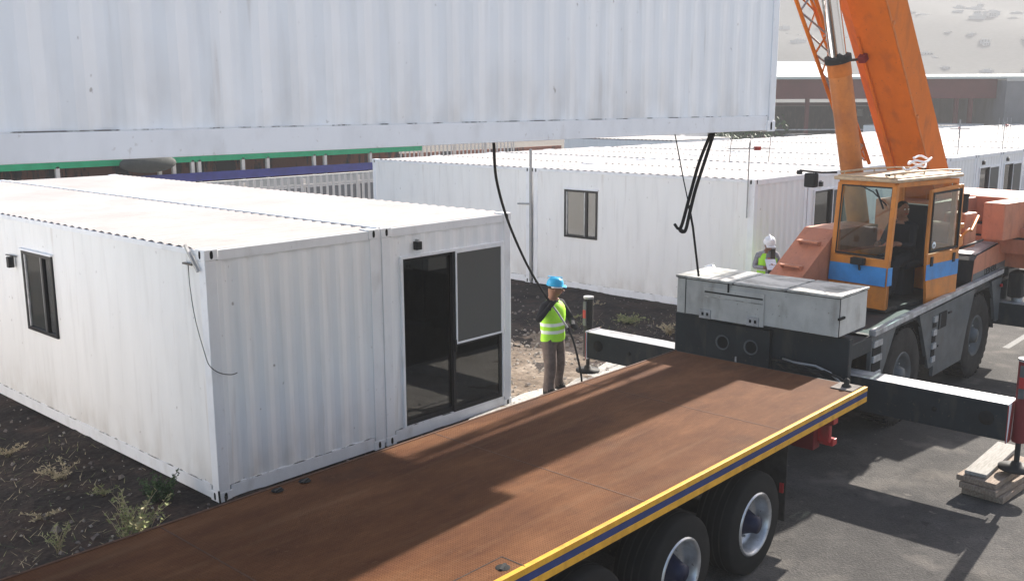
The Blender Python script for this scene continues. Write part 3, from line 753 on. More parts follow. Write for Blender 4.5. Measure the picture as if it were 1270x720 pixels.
l.box(bx0 + .005, bx0 + .016, by0 - .006, by0, bz0, bz1, 'dark'); l.box(bx0 - .05, bx0 + .12, by0 - .03, by0 - .004, bz0 + .22, bz0 + .25, 'dark', .004); l.build_each('hinge', bo)
# outriggers
def outrigger(x0_, x1_, ya, yb, z0_, z1_, stripes):
    o = 1 if yb > ya else -1
    b = MB(); b.box(x0_, x1_, *sorted((ya, yb)), z0_, z1_, 'carrierd', .012)
    b.box(x0_ - .004, x1_ + .004, *sorted((ya + o * .5, yb - o * .01)), z1_ + .0005, z1_ + .008, 'silver', .002)
    ob = b.build('outrigger_beam', CR)
    xm = (x0_ + x1_) / 2
    b = MB(); b.lathe((x0_ - .001, yb - o * .22, (z0_ + z1_) / 2 + .02), (-1, 0, 0), [(0, .085), (.006, .085), (.006, 0)], 'dark', 20)
    b.lathe((x0_ - .001, yb - o * .80, (z0_ + z1_) / 2), (-1, 0, 0), [(0, .03), (.006, .03), (.006, 0)], 'dark', 12); b.build_each('lightening_hole', ob)
    yy = yb + o * .10
    b = MB(); b.cyl((xm, yy, z0_ - .02), (xm, yy, z1_ + .50), .075, 'redd' if yb < -5 else 'chassis', seg=20); b.cyl((xm, yy, z1_ + .50), (xm, yy, z1_ + .53), .082, 'silver', seg=20)
    b.cyl((xm, yy, (.38 if stripes and x0_ < 10 else .10)), (xm, yy, z0_), .03, 'chassis', seg=14)
    b.box(xm - .105, xm - .084, yy - .03, yy + .03, z1_ + .08, z1_ + .46, 'carrier', .003); b.box(xm - .109, xm - .104, yy - .028, yy + .028, z1_ + .20, z1_ + .33, 'red')
    b.build('jack', CR)
    b = MB(); b.lathe((xm, yy, (.30 if stripes and x0_ < 10 else .03)), (0, 0, 1), [(0, .0), (0, .19), (.03, .19), (.035, .07), (.09, .05), (.10, 0)], 'chassis', 24); b.build('foot_plate', CR)
    b = MB(); a_, c_ = sorted((yb + o * .003, yb + o * .016))
    b.box(x0_ - .02, x1_ + .02, a_, c_, z0_ - .02, z1_ + .02, 'paper', .003)
    if stripes:
        yp = (c_ if o > 0 else a_)
        for k in range(2):
            s_ = x0_ + k * .17
            b.quads([(s_, yp + o * .002, z0_ - .02), (s_ + .12, yp + o * .002, z0_ - .02), (s_ + .20, yp + o * .002, z1_ + .02), (s_ + .08, yp + o * .002, z1_ + .02)], [(0, 1, 2, 3)], 'red')
        b.quads([(x0_ - .022, yp - o * .001, z0_ - .02), (x0_ - .022, yp - o * .012, z0_ - .02), (x0_ - .022, yp - o * .012, z1_), (x0_ - .022, yp - o * .001, z1_)], [(0, 1, 2, 3)], 'red')
    b.build('end_board', ob)
outrigger(6.12, 6.44, -3.9, -6.52, .65, 1.08, True)
outrigger(6.16, 6.48, -3.1, -.47, .56, .97, True)
outrigger(12.12, 12.44, -3.9, -6.52, .72, 1.10, True)
outrigger(12.14, 12.46, -3.1, -.47, .70, 1.08, True)
# driver's low hood at the far end
e = MB()
e.prism([(10.55, 1.64), (12.62, 1.68), (12.62, 2.20), (12.2, 2.16), (10.75, 2.06), (10.62, 2.00)], 'y', -4.70, -4.694, 'salmon')
e.prism([(10.56, 1.64), (12.62, 1.68), (12.62, 2.19), (12.2, 2.15), (10.75, 2.05), (10.63, 1.99)], 'y', -4.694, -3.75, 'carrierd')
e.prism([(10.56, 1.64), (12.62, 1.68), (12.62, 1.82), (10.60, 1.78)], 'y', -4.704, -4.70, 'carrier')
e.prism([(10.78, 2.062), (12.0, 2.146), (12.0, 2.154), (10.78, 2.07)], 'y', -4.66, -4.1, 'silver')
hood = e.build('engine_hood', CR)
def text(body, size, T, m, name, parent, ext=.002):
    cu = bpy.data.curves.new(name, 'FONT'); cu.body = body; cu.size = size; cu.extrude = ext; cu.align_x = 'LEFT'
    tmp = bpy.data.objects.new('tmp', cu); COL.objects.link(tmp)
    dg = bpy.context.evaluated_depsgraph_get(); me = bpy.data.meshes.new_from_object(tmp.evaluated_get(dg))
    bpy.data.objects.remove(tmp); me.name = name; me.materials.clear(); me.materials.append(M[m])
    o = bpy.data.objects.new(name, me); COL.objects.link(o); o.parent = parent
    me.transform(wm(parent).inverted() @ T); return o
text('LIEBHERR', .15, Matrix.Translation((11.15, -4.706, 1.695)) @ Matrix.Rotation(R(-1.2), 4, 'Y') @ Matrix.Rotation(R(90), 4, 'X'), 'dark', 'lettering', hood)
e = MB()
e.box(12.62, 13.3, -4.68, -2.3, .85, 1.66, 'carrier', .03); e.box(12.62, 13.25, -4.66, -3.9, 1.67, 2.0, 'boxgrey', .02)
e.build('front_end', CR)
e = MB(); e.box(12.22, 12.66, -5.02, -4.78, 1.18, 1.62, 'chassis', .05); e.cyl((12.2, -4.76, 1.68), (12.9, -5.0, 1.70), .015, 'chassis', seg=8); e.cyl((12.44, -4.9, .98), (12.44, -4.9, 1.2), .09, 'silver', seg=16)
e.build('mirror', CR)
e = MB(); e.cyl((11.98, YR - .02, 1.42), (11.98, YR - .05, 1.42), .03, 'red', seg=10); e.build('marker_lamp', CR)
# --- superstructure (slewed frame): local x rearwards, y away from the camera side
AS = R(8); P0 = Vector((7.85, -4.40, 0))
TS = Matrix.Translation(P0) @ Matrix.Rotation(-AS, 4, 'Z')
def SB(): return MB(TS)
# turntable and body
e = SB(); e.cyl((2.6, .95, 1.5), (2.6, .95, 1.72), .62, 'chassis', seg=40); e.build('slew_ring', CR)
e = SB()
e.box(1.92, 4.0, .75, 1.95, 1.72, 2.02, 'salmon', .02)
e.prism([(-.95, 1.70), (-.86, 1.86), (.18, 2.62), (1.3, 2.62), (1.3, 1.70)], 'y', .93, 1.47, 'salmon')
e.build('upper_body', CR)
e = SB()
for xx, zz in ((-.52, 2.13), (-.10, 2.44)):
    e.beam((xx - .05, 1.0, zz + .02), (xx - .05, 1.36, zz + .02), .11, .025, 'salmon', bev=.006)
    for yy in (1.02, 1.34): e.beam((xx - .05, yy, zz + .01), (xx + .04, yy, zz - .06), .02, .05, 'salmon')
e.build_each('step', CR)
# cab
e = SB(); L_ = 1.87; Wd = .90; z0c, z1c = 1.60, 3.33
def postm(p0, p1, w=.07, m='ochre'): e.beam(p0, p1, w, w, m, bev=.012)
fx = lambda z: .10 * (z - 2.2) / 1.1 if z > 2.2 else 0     # the windscreen leans back
e.prism([(-.02, 1.60), (.0, 2.30), (.05, 2.30), (.05, 1.60)], 'y', .0, Wd, 'ochre')          # front lower panel
for yy in (.03, Wd - .03): postm((.03, yy, 2.28), (.12, yy, z1c))
postm((.12, .03, z1c), (.12, Wd - .03, z1c)); postm((.12, .03, z1c), (L_, .03, z1c - .02)); postm((.12, Wd - .03, z1c), (L_, Wd - .03, z1c - .02))
postm((L_ - .035, .03, 1.62), (L_ - .035, .03, z1c - .02)); postm((L_ - .035, Wd - .03, 1.62), (L_ - .035, Wd - .03, z1c - .02)); postm((.03, .035, 1.62), (.03, .035, 2.3)); 
e.box(.05, L_, Wd - .03, Wd - .004, 1.62, 2.28, 'ochre', .006); e.box(L_ - .03, L_, .06, Wd - .06, 1.62, 2.35, 'ochre')
e.box(.0, L_, .0, Wd, 1.56, 1.62, 'chassis', .01)
cab = e.build('cab', CR)
e = SB(); e.box(.02, L_ + .04, -.05, Wd + .04, z1c + .035, z1c + .085, 'cream', .02); e.box(.06, L_, -.02, Wd, z1c + .085, z1c + .105, 'cream', .01); e.build('roof', cab)
e = SB(); e.prism([(-.032, 1.93), (-.012, 2.19), (-.006, 2.19), (-.02, 1.93)], 'y', .02, Wd, 'blue'); e.prism([(-.02, 1.94), (.10, 1.94), (.10, 2.19), (-.01, 2.19)], 'y', -.012, -.004, 'blue'); e.build('blue_stripe', cab)
def lean(z, y): return (.045 + .085 * (z - 2.3) / (z1c - 2.3), y, z)
e = SB(); e.quads([lean(2.36, .07), lean(2.36, Wd - .07), lean(3.28, Wd - .07), lean(3.28, .07)], [(0, 1, 2, 3)], 'glass'); e.build('windscreen', cab)
e = SB()
for a_, b_ in (((2.33, .06), (2.33, Wd - .06)), ((3.29, .06), (3.29, Wd - .06)), ((2.33, .06), (3.29, .06)), ((2.33, Wd - .06), (3.29, Wd - .06))): 
    e.beam(Vector(lean(*a_)) - Vector((.03, 0, 0)), Vector(lean(*b_)) - Vector((.03, 0, 0)), .02, .022, 'chassis')
e.build('windscreen_seal', cab)
e = SB(); q = lean(3.26, .30); e.tube([(q[0] - .04, .55, 3.30), (q[0] - .05, .34, 3.22), (q[0] - .06, .12, 3.05)], .009, 'chassis'); e.tube([(q[0] - .05, .30, 3.26), (q[0] - .07, .16, 3.0)], .014, 'chassis'); e.build('wiper', cab)
e = SB(); e.box(-.10, -.02, .33, .53, 2.20, 2.30, 'chassis', .012); e.cyl((-.04, .42, 2.2), (-.02, .42, 2.12), .015, 'chassis', seg=8); e.build('work_lamp', cab)
e = SB(); e.quads([(.2, Wd - .02, 2.32), (L_ - .1, Wd - .02, 2.32), (L_ - .1, Wd - .02, 3.26), (.2, Wd - .02, 3.26)], [(0, 1, 2, 3)], 'glass'); e.build('side_window', cab)
e = SB(); e.box(L_ - .02, L_ - .015, .07, Wd - .07, 2.36, 3.27, 'glass'); e.build('rear_window', cab)
# open sliding door, standing proud of the side
e = SB(); dx0, dx1, dy0, dy1 = .93, 1.86, -.085, -.045
e.prism([(dx0 - .04, 2.30), (dx1, 2.30), (dx1, 1.63), (dx0 + .04, 1.57)], 'y', dy0, dy1, 'ochre')
for p_, q_ in (((dx0 - .02, 2.30), (dx0 + .0, 3.22)), ((dx1 - .03, 2.30), (dx1 - .03, 3.26)), ((dx0, 3.20), (dx1 - .03, 3.24))):
    e.beam((p_[0], (dy0 + dy1) / 2, p_[1]), (q_[0], (dy0 + dy1) / 2, q_[1]), .04, .055, 'ochre', bev=.008)
door = e.build('door', cab)
e = SB()
for p_, q_ in (((dx0 + .03, 2.33), (dx0 + .03, 3.18)), ((dx1 - .075, 2.33), (dx1 - .075, 3.2)), ((dx0 + .02, 3.17), (dx1 - .07, 3.19)), ((dx0 + .02, 2.34), (dx1 - .07, 2.34))): e.beam((p_[0], dy0 - .003, p_[1]), (q_[0], dy0 - .003, q_[1]), .012, .03, 'chassis')
e.build('window_seal', door)
e = SB(); e.box(dx0 + .03, dx1 - .07, dy0 + .012, dy0 + .018, 2.33, 3.2, 'glass'); e.build('pane', door)
e = SB(); e.box(dx0 - .03, dx1, dy0 - .004, dy0 - .001, 1.92, 2.15, 'blue'); e.build('blue_stripe', door)
e = SB()
for xx in (dx0 + .07, dx1 - .2): e.box(xx, xx + .07, dy0 - .02, dy0 - .004, 2.12, 2.26, 'chassis', .008)
e.build_each('handle', door)
e = SB(); e.lathe((dx0 + .16, dy0 + .008, 2.42), (0, -1, 0), [(0, .05), (.004, .05), (.004, 0)], 'paper', 18); e.lathe((dx0 + .16, dy0 + .003, 2.42), (0, -1, 0), [(0, .018), (.002, .018), (.002, 0)], 'alu', 12); e.build('sticker', door)
# roof clutter: rails, hose coil, mirror lamp on its arm
e = SB()
for yy in (.05, Wd - .08): e.tube([(.0, yy, z1c + .15), (.7, yy, z1c + .16), (1.5, yy, z1c + .15), (L_ + .1, yy, z1c + .13)], .014, 'cream')
for xx in (.1, .9, 1.75): e.tube([(xx, .05, z1c + .09), (xx, .05, z1c + .15)], .01, 'cream'); e.tube([(xx, Wd - .08, z1c + .09), (xx, Wd - .08, z1c + .15)], .01, 'cream')
e.build_each('roof_rail', CR)
e = SB(); pts = [(1.0 + .22 * math.cos(t * .9) + .02 * t, .3 + .10 * math.sin(t * .9), z1c + .14 + .012 * t + .02 * math.sin(3 * t)) for t in [k * .35 for k in range(48)]]
e.tube(pts, .016, 'paper', 6); e.tube([(.05, .1, z1c + .13), (.3, .3, z1c + .12), (.5, .15, z1c + .13), (.8, .28, z1c + .13)], .012, 'chassis', 6); e.build('cable_coil', CR)
e = SB(); e.tube([(.12, .95, z1c + .13), (.05, 1.15, z1c + .12), (0, 1.35, z1c + .13), (-.02, 1.48, z1c + .14)], .014, 'chassis'); e.box(-.06, .06, 1.20, 1.38, z1c - .10, z1c + .11, 'chassis', .03); e.box(-.04, .0, 1.44, 1.52, z1c + .08, z1c + .14, 'chassis', .01)
e.build('work_lamp', CR)
# seat and console inside the cab
e = SB(); e.box(1.0, 1.5, .25, .72, 2.02, 2.14, 'seatc', .04); e.box(1.45, 1.58, .25, .72, 2.1, 2.95, 'seatc', .04); e.box(1.05, 1.4, .33, .62, 1.62, 2.02, 'seatc', .02); e.build('seat', cab)
e = SB(); e.box(.12, .42, .3, .8, 1.62, 2.25, 'alu', .04); e.tube([(.45, .3, 1.9), (.5, .3, 2.3)], .015, 'alu'); e.build('console', cab)
# machinery and counterweight behind
e = SB()
e.cyl((2.35, .25, 2.42), (2.35, .75, 2.42), .20, 'salmon', seg=20); e.box(2.0, 2.6, .45, .85, 1.9, 2.25, 'chassis', .02); e.box(2.5, 2.9, .15, .5, 2.2, 2.75, 'salmon', .03)
e.box(2.05, 2.2, .06, .2, 2.35, 2.60, 'ochre', .02); e.box(1.98, 2.12, -.02, .1, 2.30, 2.48, 'ochre', .03); e.box(1.98, 2.10, -.03, .09, 2.58, 2.66, 'ochre', .02)
e.tube([(2.05, .0, 2.45), (2.25, -.03, 2.55), (2.5, .05, 2.5), (2.8, .1, 2.7)], .022, 'ochre'); e.tube([(2.1, .15, 2.2), (2.4, .0, 2.3), (2.9, .05, 2.32)], .02, 'chassis')
e.cyl((2.75, .3, 2.7), (2.75, .3, 3.0), .05, 'chassis', seg=14); e.cyl((2.75, .3, 2.99), (2.75, .3, 3.04), .06, 'chassis', seg=14)
e.build('winch_machinery', CR)
e = SB()
for z_, z__, xs_, ys_ in ((1.98, 2.22, 3.95, -.28), (2.245, 2.40, 4.02, -.26), (2.425, 2.86, 4.35, -.22)):
    e.box(xs_ + .1, 6.0, ys_, 2.2, z_, z__, 'salmon', .025)
e.box(4.4, 5.9, -.15, 2.1, 1.7, 1.97, 'salmon', .02); e.box(4.1, 5.9, -.2, 2.1, 2.218, 2.25, 'chassis'); e.box(4.3, 5.9, -.2, 2.1, 2.395, 2.43, 'chassis')
e.box(3.5, 4.45, .0, .35, 2.25, 2.85, 'salmon', .02); e.box(2.9, 4.5, .9, 1.9, 2.0, 2.84, 'salmon', .02)
e.build('counterweight', CR)
# --- boom
AB = R(6.5); up_ = 1.445
dB = Vector((-math.cos(AB), math.sin(AB), up_)).normalized(); sB = Vector((math.sin(AB), math.cos(AB), 0)); nB = sB.cross(dB)
if nB.z < 0: nB = -nB
PB = Vector((10.99, -3.73, 3.43))
TB = Matrix(((dB.x, sB.x, nB.x, PB.x), (dB.y, sB.y, nB.y, PB.y), (dB.z, sB.z, nB.z, PB.z), (0, 0, 0, 1)))
def boom_section(t0, t1, g, name, m='orange'):
    e = MB(TB)
    prof = [(0 + g, 0 + g), (.60 - g, 0 + g), (.80 - g, .10), (.80 - g, .54 - g), (.70 - g, .62 - g), (.06 + g, .62 - g), (-.04 + g, .52 - g)]
    e.prism(prof, 'x', t0, t1, m)
    if g == 0:

        e.box(t0, t1, -.022, -.004, .0, .03, 'oranged'); e.box(t0 + .2, 2.45, .56, .60, -.035, -.002, 'orange')
        for tt in (.9, 2.6, 4.3): e.box(tt, tt + .05, -.035, -.01, .01, .07, 'oranged')
    return e.build(name, CR)
BM = boom_section(-2.1, 8.6, 0, 'boom'); boom_section(8.6, 15.4, .05, 'boom_extension'); boom_section(15.4, 21.6, .10, 'boom_extension')
e = MB(TB); e.box(8.5, 8.68, -.06, .83, -.02, .64, 'oranged', .01); e.box(15.3, 15.44, 0, .78, .03, .60, 'oranged', .01); e.box(21.5, 22.0, .15, .57, .0, .62, 'oranged', .02); e.build_each('boom_collar', CR)
e = MB(TB); e.box(2.05, 2.16, .50, .62, -.12, -.002, 'redd', .01); e.beam((2.1, .62, -.08), (2.1, .95, -.12), .03, .03, 'chassis')
e.box(-.25, -.05, .02, .10, -.03, -.002, 'chassis', .01); e.build('boom_bracket', CR)
e = MB(TB); e.cyl((-1.9, -.2, .3), (-1.9, 1.25, .3), .14, 'chassis', seg=20); e.build('boom_pivot', CR)
C1 = Vector((9.36, -3.15, 3.45)); C2 = Vector((8.83, -3.07, 5.06)); cd = (C2 - C1).normalized()
e = MB(); e.cyl(C1 - cd * 1.3, C2, .168, 'cylpaint', seg=32); e.build('lift_cylinder', CR)
e = MB(); e.cyl(C2 - cd * .02, C2 + cd * .07, .195, 'chassis', seg=32); e.cyl(C2 - cd * .22, C2 - cd * .02, .174, 'oranged', seg=32)
e.box(-.02, .05, -.05, .05, -.02, .05, 'chassis', T=Matrix.Translation(C2 + Vector((-.16, -.1, .02)))); e.build('cylinder_collar', CR)
e = MB(); e.cyl(C2, C2 + cd * 3.25, .128, 'chrome', seg=32); e.build('piston_rod', CR)
# lattice jib stowed beside the boom
JA = [Vector((8.11, -2.70, 5.91)), Vector((10.45, -2.72, 3.42))]; JB = [Vector((8.76, -2.70, 5.95)), Vector((11.10, -2.72, 3.42))]
ja = (JA[0] - JA[1]).normalized(); jb = (JB[0] - JB[1]).normalized(); e = MB()
def jp(k, t): 
    if k == 0: return JA[1] + ja * t
    if k == 1: return JB[1] + jb * t
    return (JA[1] + ja * t + JB[1] + jb * t) / 2 + Vector((0.42, .12, .05))
for k in range(3): e.cyl(jp(k, 0), jp(k, 7.2), .030, 'orange', seg=10)
for i in range(9):
    t = i * .8
    for a_, b_ in ((0, 1), (1, 2), (2, 0)):
        e.cyl(jp(a_, t), jp(b_, t + .4), .016, 'mast' if (i + a_) % 3 else 'orange', seg=6); e.cyl(jp(b_, t + .4), jp(a_, t + .8), .016, 'mast' if a_ == 0 else 'orange', seg=6)
e.build('lattice_jib', CR)
# hoist rope, hook block (above the frame)
tip = PB + dB * 21.8 + sB * .35; hk = Vector((tip.x, tip.y, 11.6))
e = MB()
for o_ in (-.12, .12): e.cyl(tip + Vector((o_, 0, 0)), hk + Vector((o_, 0, .3)), .012, 'chassis', seg=6)
e.build_each('hoist_rope', CR)
e = MB(); e.box(hk.x - .2, hk.x + .2, hk.y - .08, hk.y + .08, hk.z - .15, hk.z + .4, 'yellow', .03)
e.tube([(hk.x, hk.y, hk.z - .15), (hk.x, hk.y, hk.z - .35), (hk.x + .1, hk.y, hk.z - .45), (hk.x + .1, hk.y, hk.z - .58), (hk.x, hk.y, hk.z - .66), (hk.x - .1, hk.y, hk.z - .58)], .03, 'chassis'); e.build('hook_block', CR)
hb = hk - Vector((0, 0, .62))
for i, (X, Y) in enumerate(((-7.31, -1.8), (-7.31, -4.08), (4.72, -1.8), (4.72, -4.08))):
    e = MB(); e.cyl(hb, (X, Y, 4.13 + H - .005), .014, 'chassis', seg=6)
    tag(e.build('lifting_sling'), 'steel lifting sling from the crane hook to the hanging container top', 'sling', 'lifting slings above the frame')

# ------------------------------------------------------------------ timber under the outrigger foot
def board(p0, p1, w, h, m, label, name='board'):
    e = MB(); e.beam(p0, p1, w, h, m, bev=.006); o = e.build(name); tag(o, label, 'timber'); return o
board((5.86, -6.40, .045), (7.10, -6.50, .045), .46, .075, 'wood', 'bottom timber of the stack beside the outrigger foot')
board((5.80, -6.36, .125), (7.05, -6.54, .125), .42, .07, 'wood', 'middle timber of the stack beside the outrigger foot')
board((5.83, -6.33, .20), (6.98, -6.43, .20), .44, .065, 'wood', 'top timber of the stack beside the outrigger foot')
board((5.90, -6.30, .262), (7.15, -6.30, .275), .24, .045, 'plank', 'long pale plank lying on the timber stack beside the outrigger foot')

# ------------------------------------------------------------------ hanging ropes
e = MB(); pts = spline([(2.66, -1.81, 4.14), (2.68, -1.79, 3.98), (3.28, -1.27, 3.51), (3.97, -.83, 2.91), (4.70, -.50, 2.24), (5.25, -.33, 1.74), (5.42, -.36, 1.52)])
e.tube(pts, .018, 'rope', 8); pts2 = spline([(5.42, -.36, 1.52), (5.47, -.44, 1.40), (5.50, -.50, 1.30), (5.57, -.56, 1.16)]); e.tube(pts2, .015, 'rope2', 8)
e.tube(spline([(5.57, -.56, 1.16), (5.66, -.60, .95), (5.76, -.62, .62), (5.84, -.62, .34), (5.95, -.55, .03)]), .016, 'rope', 8)
tag(e.build('tag_line'), 'long black rope running from the hanging container to the hands of the blue helmet worker', 'rope')
e = MB(); e.tube(spline([(4.73, -3.41, 4.15), (4.57, -3.34, 3.77), (4.44, -3.31, 3.4), (4.34, -3.28, 3.07), (4.30, -3.27, 2.98), (4.32, -3.30, 2.955), (4.35, -3.32, 2.99), (4.41, -3.33, 3.19), (4.49, -3.345, 3.44), (4.60, -3.38, 3.74), (4.75, -3.43, 4.15)]), .020, 'rope', 8)
e.tube([(4.33, -3.29, 2.965), (4.27, -3.25, 3.0), (4.24, -3.23, 3.05)], .018, 'rope', 8)
tag(e.build('strap'), 'doubled black strap dangling in a loop under the right end of the hanging container', 'strap')
e = MB(); e.tube([(4.51, -3.01, 4.15), (4.51, -3.17, 3.53), (4.51, -3.25, 3.25)], .007, 'rope', 6); e.tube([(4.51, -3.25, 3.25), (4.50, -3.32, 3.0), (4.47, -3.44, 2.42)], .014, 'rope', 6)
tag(e.build('cord'), 'thin straight black cord hanging beside the looped strap, ending above the grey storage box', 'cord')

# ------------------------------------------------------------------ people
def skin_mesh(joints, edges, radii, root):
    me = bpy.data.meshes.new('sk'); names = list(joints); idx = {n: i for i, n in enumerate(names)}
    me.from_pydata([joints[n] for n in names], [(idx[a], idx[b]) for a, b in edges], [])
    o = bpy.data.objects.new('sk', me); COL.objects.link(o)
    md = o.modifiers.new('s', 'SKIN'); md.use_smooth_shade = True
    bm = bmesh.new(); bm.from_mesh(me); ly = bm.verts.layers.skin.verify(); bm.verts.ensure_lookup_table()
    for n, i in idx.items():
        r = radii[n]; bm.verts[i][ly].radius = r if isinstance(r, tuple) else (r, r); bm.verts[i][ly].use_root = (n == root)
    bm.to_mesh(me); bm.free()
    o.modifiers.new('ss', 'SUBSURF').levels = 2
    dg = bpy.context.evaluated_depsgraph_get(); out = bpy.data.meshes.new_from_object(o.evaluated_get(dg))
    bpy.data.objects.remove(o); return out
def person(label, loc, facing, J, cloth, helmet=None, vest=True, tilt=(0, 0), hands=None, headdir=None, scale=1.0, stout=1.0):
    f = Vector((*facing, 0)).normalized(); r = f.cross(Vector((0, 0, 1)))
    T = Matrix(((r.x, f.x, 0, loc[0]), (r.y, f.y, 0, loc[1]), (0, 0, 1, loc[2]), (0, 0, 0, 1))) @ Matrix.Diagonal((scale * stout, scale * stout, scale, 1))
    base = {'pelvis': (0, 0, .95), 'waist': (0, .0, 1.08), 'chest': (0, 0, 1.28), 'upper': (0, 0, 1.42), 'neck': (0, 0, 1.50), 'head0': (0, .015, 1.57), 'head1': (0, .02, 1.66), 'head2': (0, .01, 1.72),
            'hipR': (.095, 0, .90), 'hipL': (-.095, 0, .90), 'kneeR': (.11, .03, .50), 'kneeL': (-.11, .03, .50), 'ankR': (.12, -.01, .10), 'ankL': (-.12, -.01, .10),
            'toeR': (.13, .15, .045), 'toeL': (-.13, .15, .045), 'heelR': (.12, -.06, .05), 'heelL': (-.12, -.06, .05),
            'shR': (.175, 0, 1.41), 'shL': (-.175, 0, 1.41), 'elR': (.24, 0, 1.13), 'elL': (-.24, 0, 1.13), 'wrR': (.25, .08, .88), 'wrL': (-.25, .08, .88)}
    base.update(J)
    rad = {'pelvis': (.155, .115), 'waist': (.165, .125), 'chest': (.19, .14), 'upper': (.145, .11), 'neck': .055, 'head0': (.07, .08), 'head1': (.078, .095), 'head2': (.06, .075),
           'hipR': .118, 'hipL': .118, 'kneeR': .092, 'kneeL': .092, 'ankR': .072, 'ankL': .072, 'toeR': (.04, .032), 'toeL': (.04, .032), 'heelR': .035, 'heelL': .035,
           'shR': .068, 'shL': .068, 'elR': .048, 'elL': .048, 'wrR': .034, 'wrL': .034}
    E_ = [('pelvis', 'waist'), ('waist', 'chest'), ('chest', 'upper'), ('upper', 'neck'), ('neck', 'head0'), ('head0', 'head1'), ('head1', 'head2'), ('pelvis', 'hipR'), ('pelvis', 'hipL'),
          ('hipR', 'kneeR'), ('hipL', 'kneeL'), ('kneeR', 'ankR'), ('kneeL', 'ankL'), ('ankR', 'toeR'), ('ankL', 'toeL'), ('ankR', 'heelR'), ('ankL', 'heelL'),
          ('upper', 'shR'), ('upper', 'shL'), ('shR', 'elR'), ('shL', 'elL'), ('elR', 'wrR'), ('elL', 'wrL')]
    me = skin_mesh(base, E_, rad, 'pelvis')
    part_of = {('pelvis', 'waist'): 'top', ('waist', 'chest'): 'top', ('chest', 'upper'): 'top', ('upper', 'neck'): 'top', ('neck', 'head0'): 'skin', ('head0', 'head1'): 'skin', ('head1', 'head2'): 'hair',
               ('pelvis', 'hipR'): 'leg', ('pelvis', 'hipL'): 'leg', ('hipR', 'kneeR'): 'leg', ('hipL', 'kneeL'): 'leg', ('kneeR', 'ankR'): 'leg', ('kneeL', 'ankL'): 'leg',
               ('ankR', 'toeR'): 'boot', ('ankL', 'toeL'): 'boot', ('ankR', 'heelR'): 'boot', ('ankL', 'heelL'): 'boot', ('upper', 'shR'): 'top', ('upper', 'shL'): 'top', ('shR', 'elR'): 'arm', ('shL', 'elL'): 'arm', ('elR', 'wrR'): 'arm', ('elL', 'wrL'): 'arm'}
    V = {k: Vector(v) for k, v in base.items()}
    def seg(p):
        b = None
        for a, c in E_:
            A, B = V[a], V[c]; t = max(0, min(1, (p - A).dot(B - A) / max((B - A).length_squared, 1e-9)))
            dd = (p - (A + (B - A) * t)).length
            if b is None or dd < b[0]: b = (dd, (a, c), t)
        return b
    mats_ = {'top': cloth['top'], 'arm': cloth.get('arm', cloth['top']), 'leg': cloth['leg'], 'boot': 'boot', 'skin': 'skin', 'hair': 'skind'}
    b = MB(); order = ['top', 'arm', 'leg', 'boot', 'skin', 'hair']
    for k in order: b.mi(mats_[k])
    b.bm.from_mesh(me); bpy.data.meshes.remove(me)
    vestf = []
    for q in b.bm.faces:
        q.smooth = True; c_ = q.calc_center_median(); _, e_, t_ = seg(c_); k = part_of[e_]
        if k == 'top' and c_.z < 1.0 and 'sit' not in cloth: k = 'leg'
        if e_ == ('upper', 'neck') and t_ > .7: k = 'skin'
        q.material_index = b.mi(mats_[k])
        if (k == 'top' and c_.z > .93) or (e_ in (('shR', 'elR'), ('shL', 'elL')) and t_ < .06): vestf.append(q)
    vmesh = None
    if vest:
        vm = MB(T); ns = 40
        rows = [(.885, .188, .150), (.93, .190, .152), (1.0, .186, .148), (1.05, .187, .149), (1.11, .190, .150), (1.16, .194, .153), (1.24, .204, .158), (1.33, .206, .156), (1.39, .192, .142), (1.44, .150, .112), (1.475, .095, .085)]
        vs = []
        for z, a_, c_ in rows:
            for k in range(ns):
                t_ = math.tau * k / ns; w_ = 1 + .018 * math.sin(5 * t_ + z * 9) + .014 * math.sin(9 * t_ - z * 21)
                vs.append((a_ * math.cos(t_) * w_, c_ * math.sin(t_) * w_, z + (.008 * math.sin(3 * t_) if z < .9 else 0)))
        for r_ in range(len(rows) - 1):
            for k in range(ns):
                t_ = math.tau * (k + .5) / ns; mm = 'band' if r_ in (2, 4) else 'vest'
                if cloth.get('open') and abs(math.cos(t_)) < .28 and math.sin(t_) > 0: mm = cloth['top']
                q_ = [vs[r_ * ns + k], vs[r_ * ns + (k + 1) % ns], vs[(r_ + 1) * ns + (k + 1) % ns], vs[(r_ + 1) * ns + k]]
                vm._add(q_, [(0, 1, 2, 3)], mm, True)
        bmesh.ops.remove_doubles(vm.bm, verts=vm.bm.verts, dist=.0005)
        vmesh = vm
    # head details
    hc = V['head1']; hd = Vector((*headdir, 0)).normalized() if headdir else None
    if hd is not None:
        ll = Vector((hd.dot(r), hd.dot(f), 0)).normalized()
    else: ll = Vector((0, 1, 0))
    sd = ll.cross(Vector((0, 0, 1)))
    nod = tilt[0]; up_v = (Vector((0, 0, 1)) + ll * nod).normalized(); ll = (ll - Vector((0, 0, nod))).normalized()
    def H(a, c, u): return hc + sd * a + ll * c + up_v * u
    def add(fn):
        fn(b)
    k0 = len(b.bm.verts)
    b.ellipsoid(H(0, .035, -.01), (.074, .082, .112), 'skin', 16, 12)
    b.cyl(H(0, .105, .0), H(0, .135, -.035), .010, 'skin', .016, 8); 
    for s_ in (-1, 1):
        b.ellipsoid(H(s_ * .076, .02, -.015), (.012, .018, .032), 'skin', 8, 6); b.ellipsoid(H(s_ * .030, .106, .008), (.014, .010, .008), 'band', 8, 6); b.ellipsoid(H(s_ * .030, .115, .008), (.006, .004, .006), 'dark', 6, 5)
        b.beam(H(s_ * .018, .112, .027), H(s_ * .046, .104, .026), .006, .006, 'skind')
    b.beam(H(-.022, .108, -.060), H(.022, .108, -.060), .010, .008, 'red')
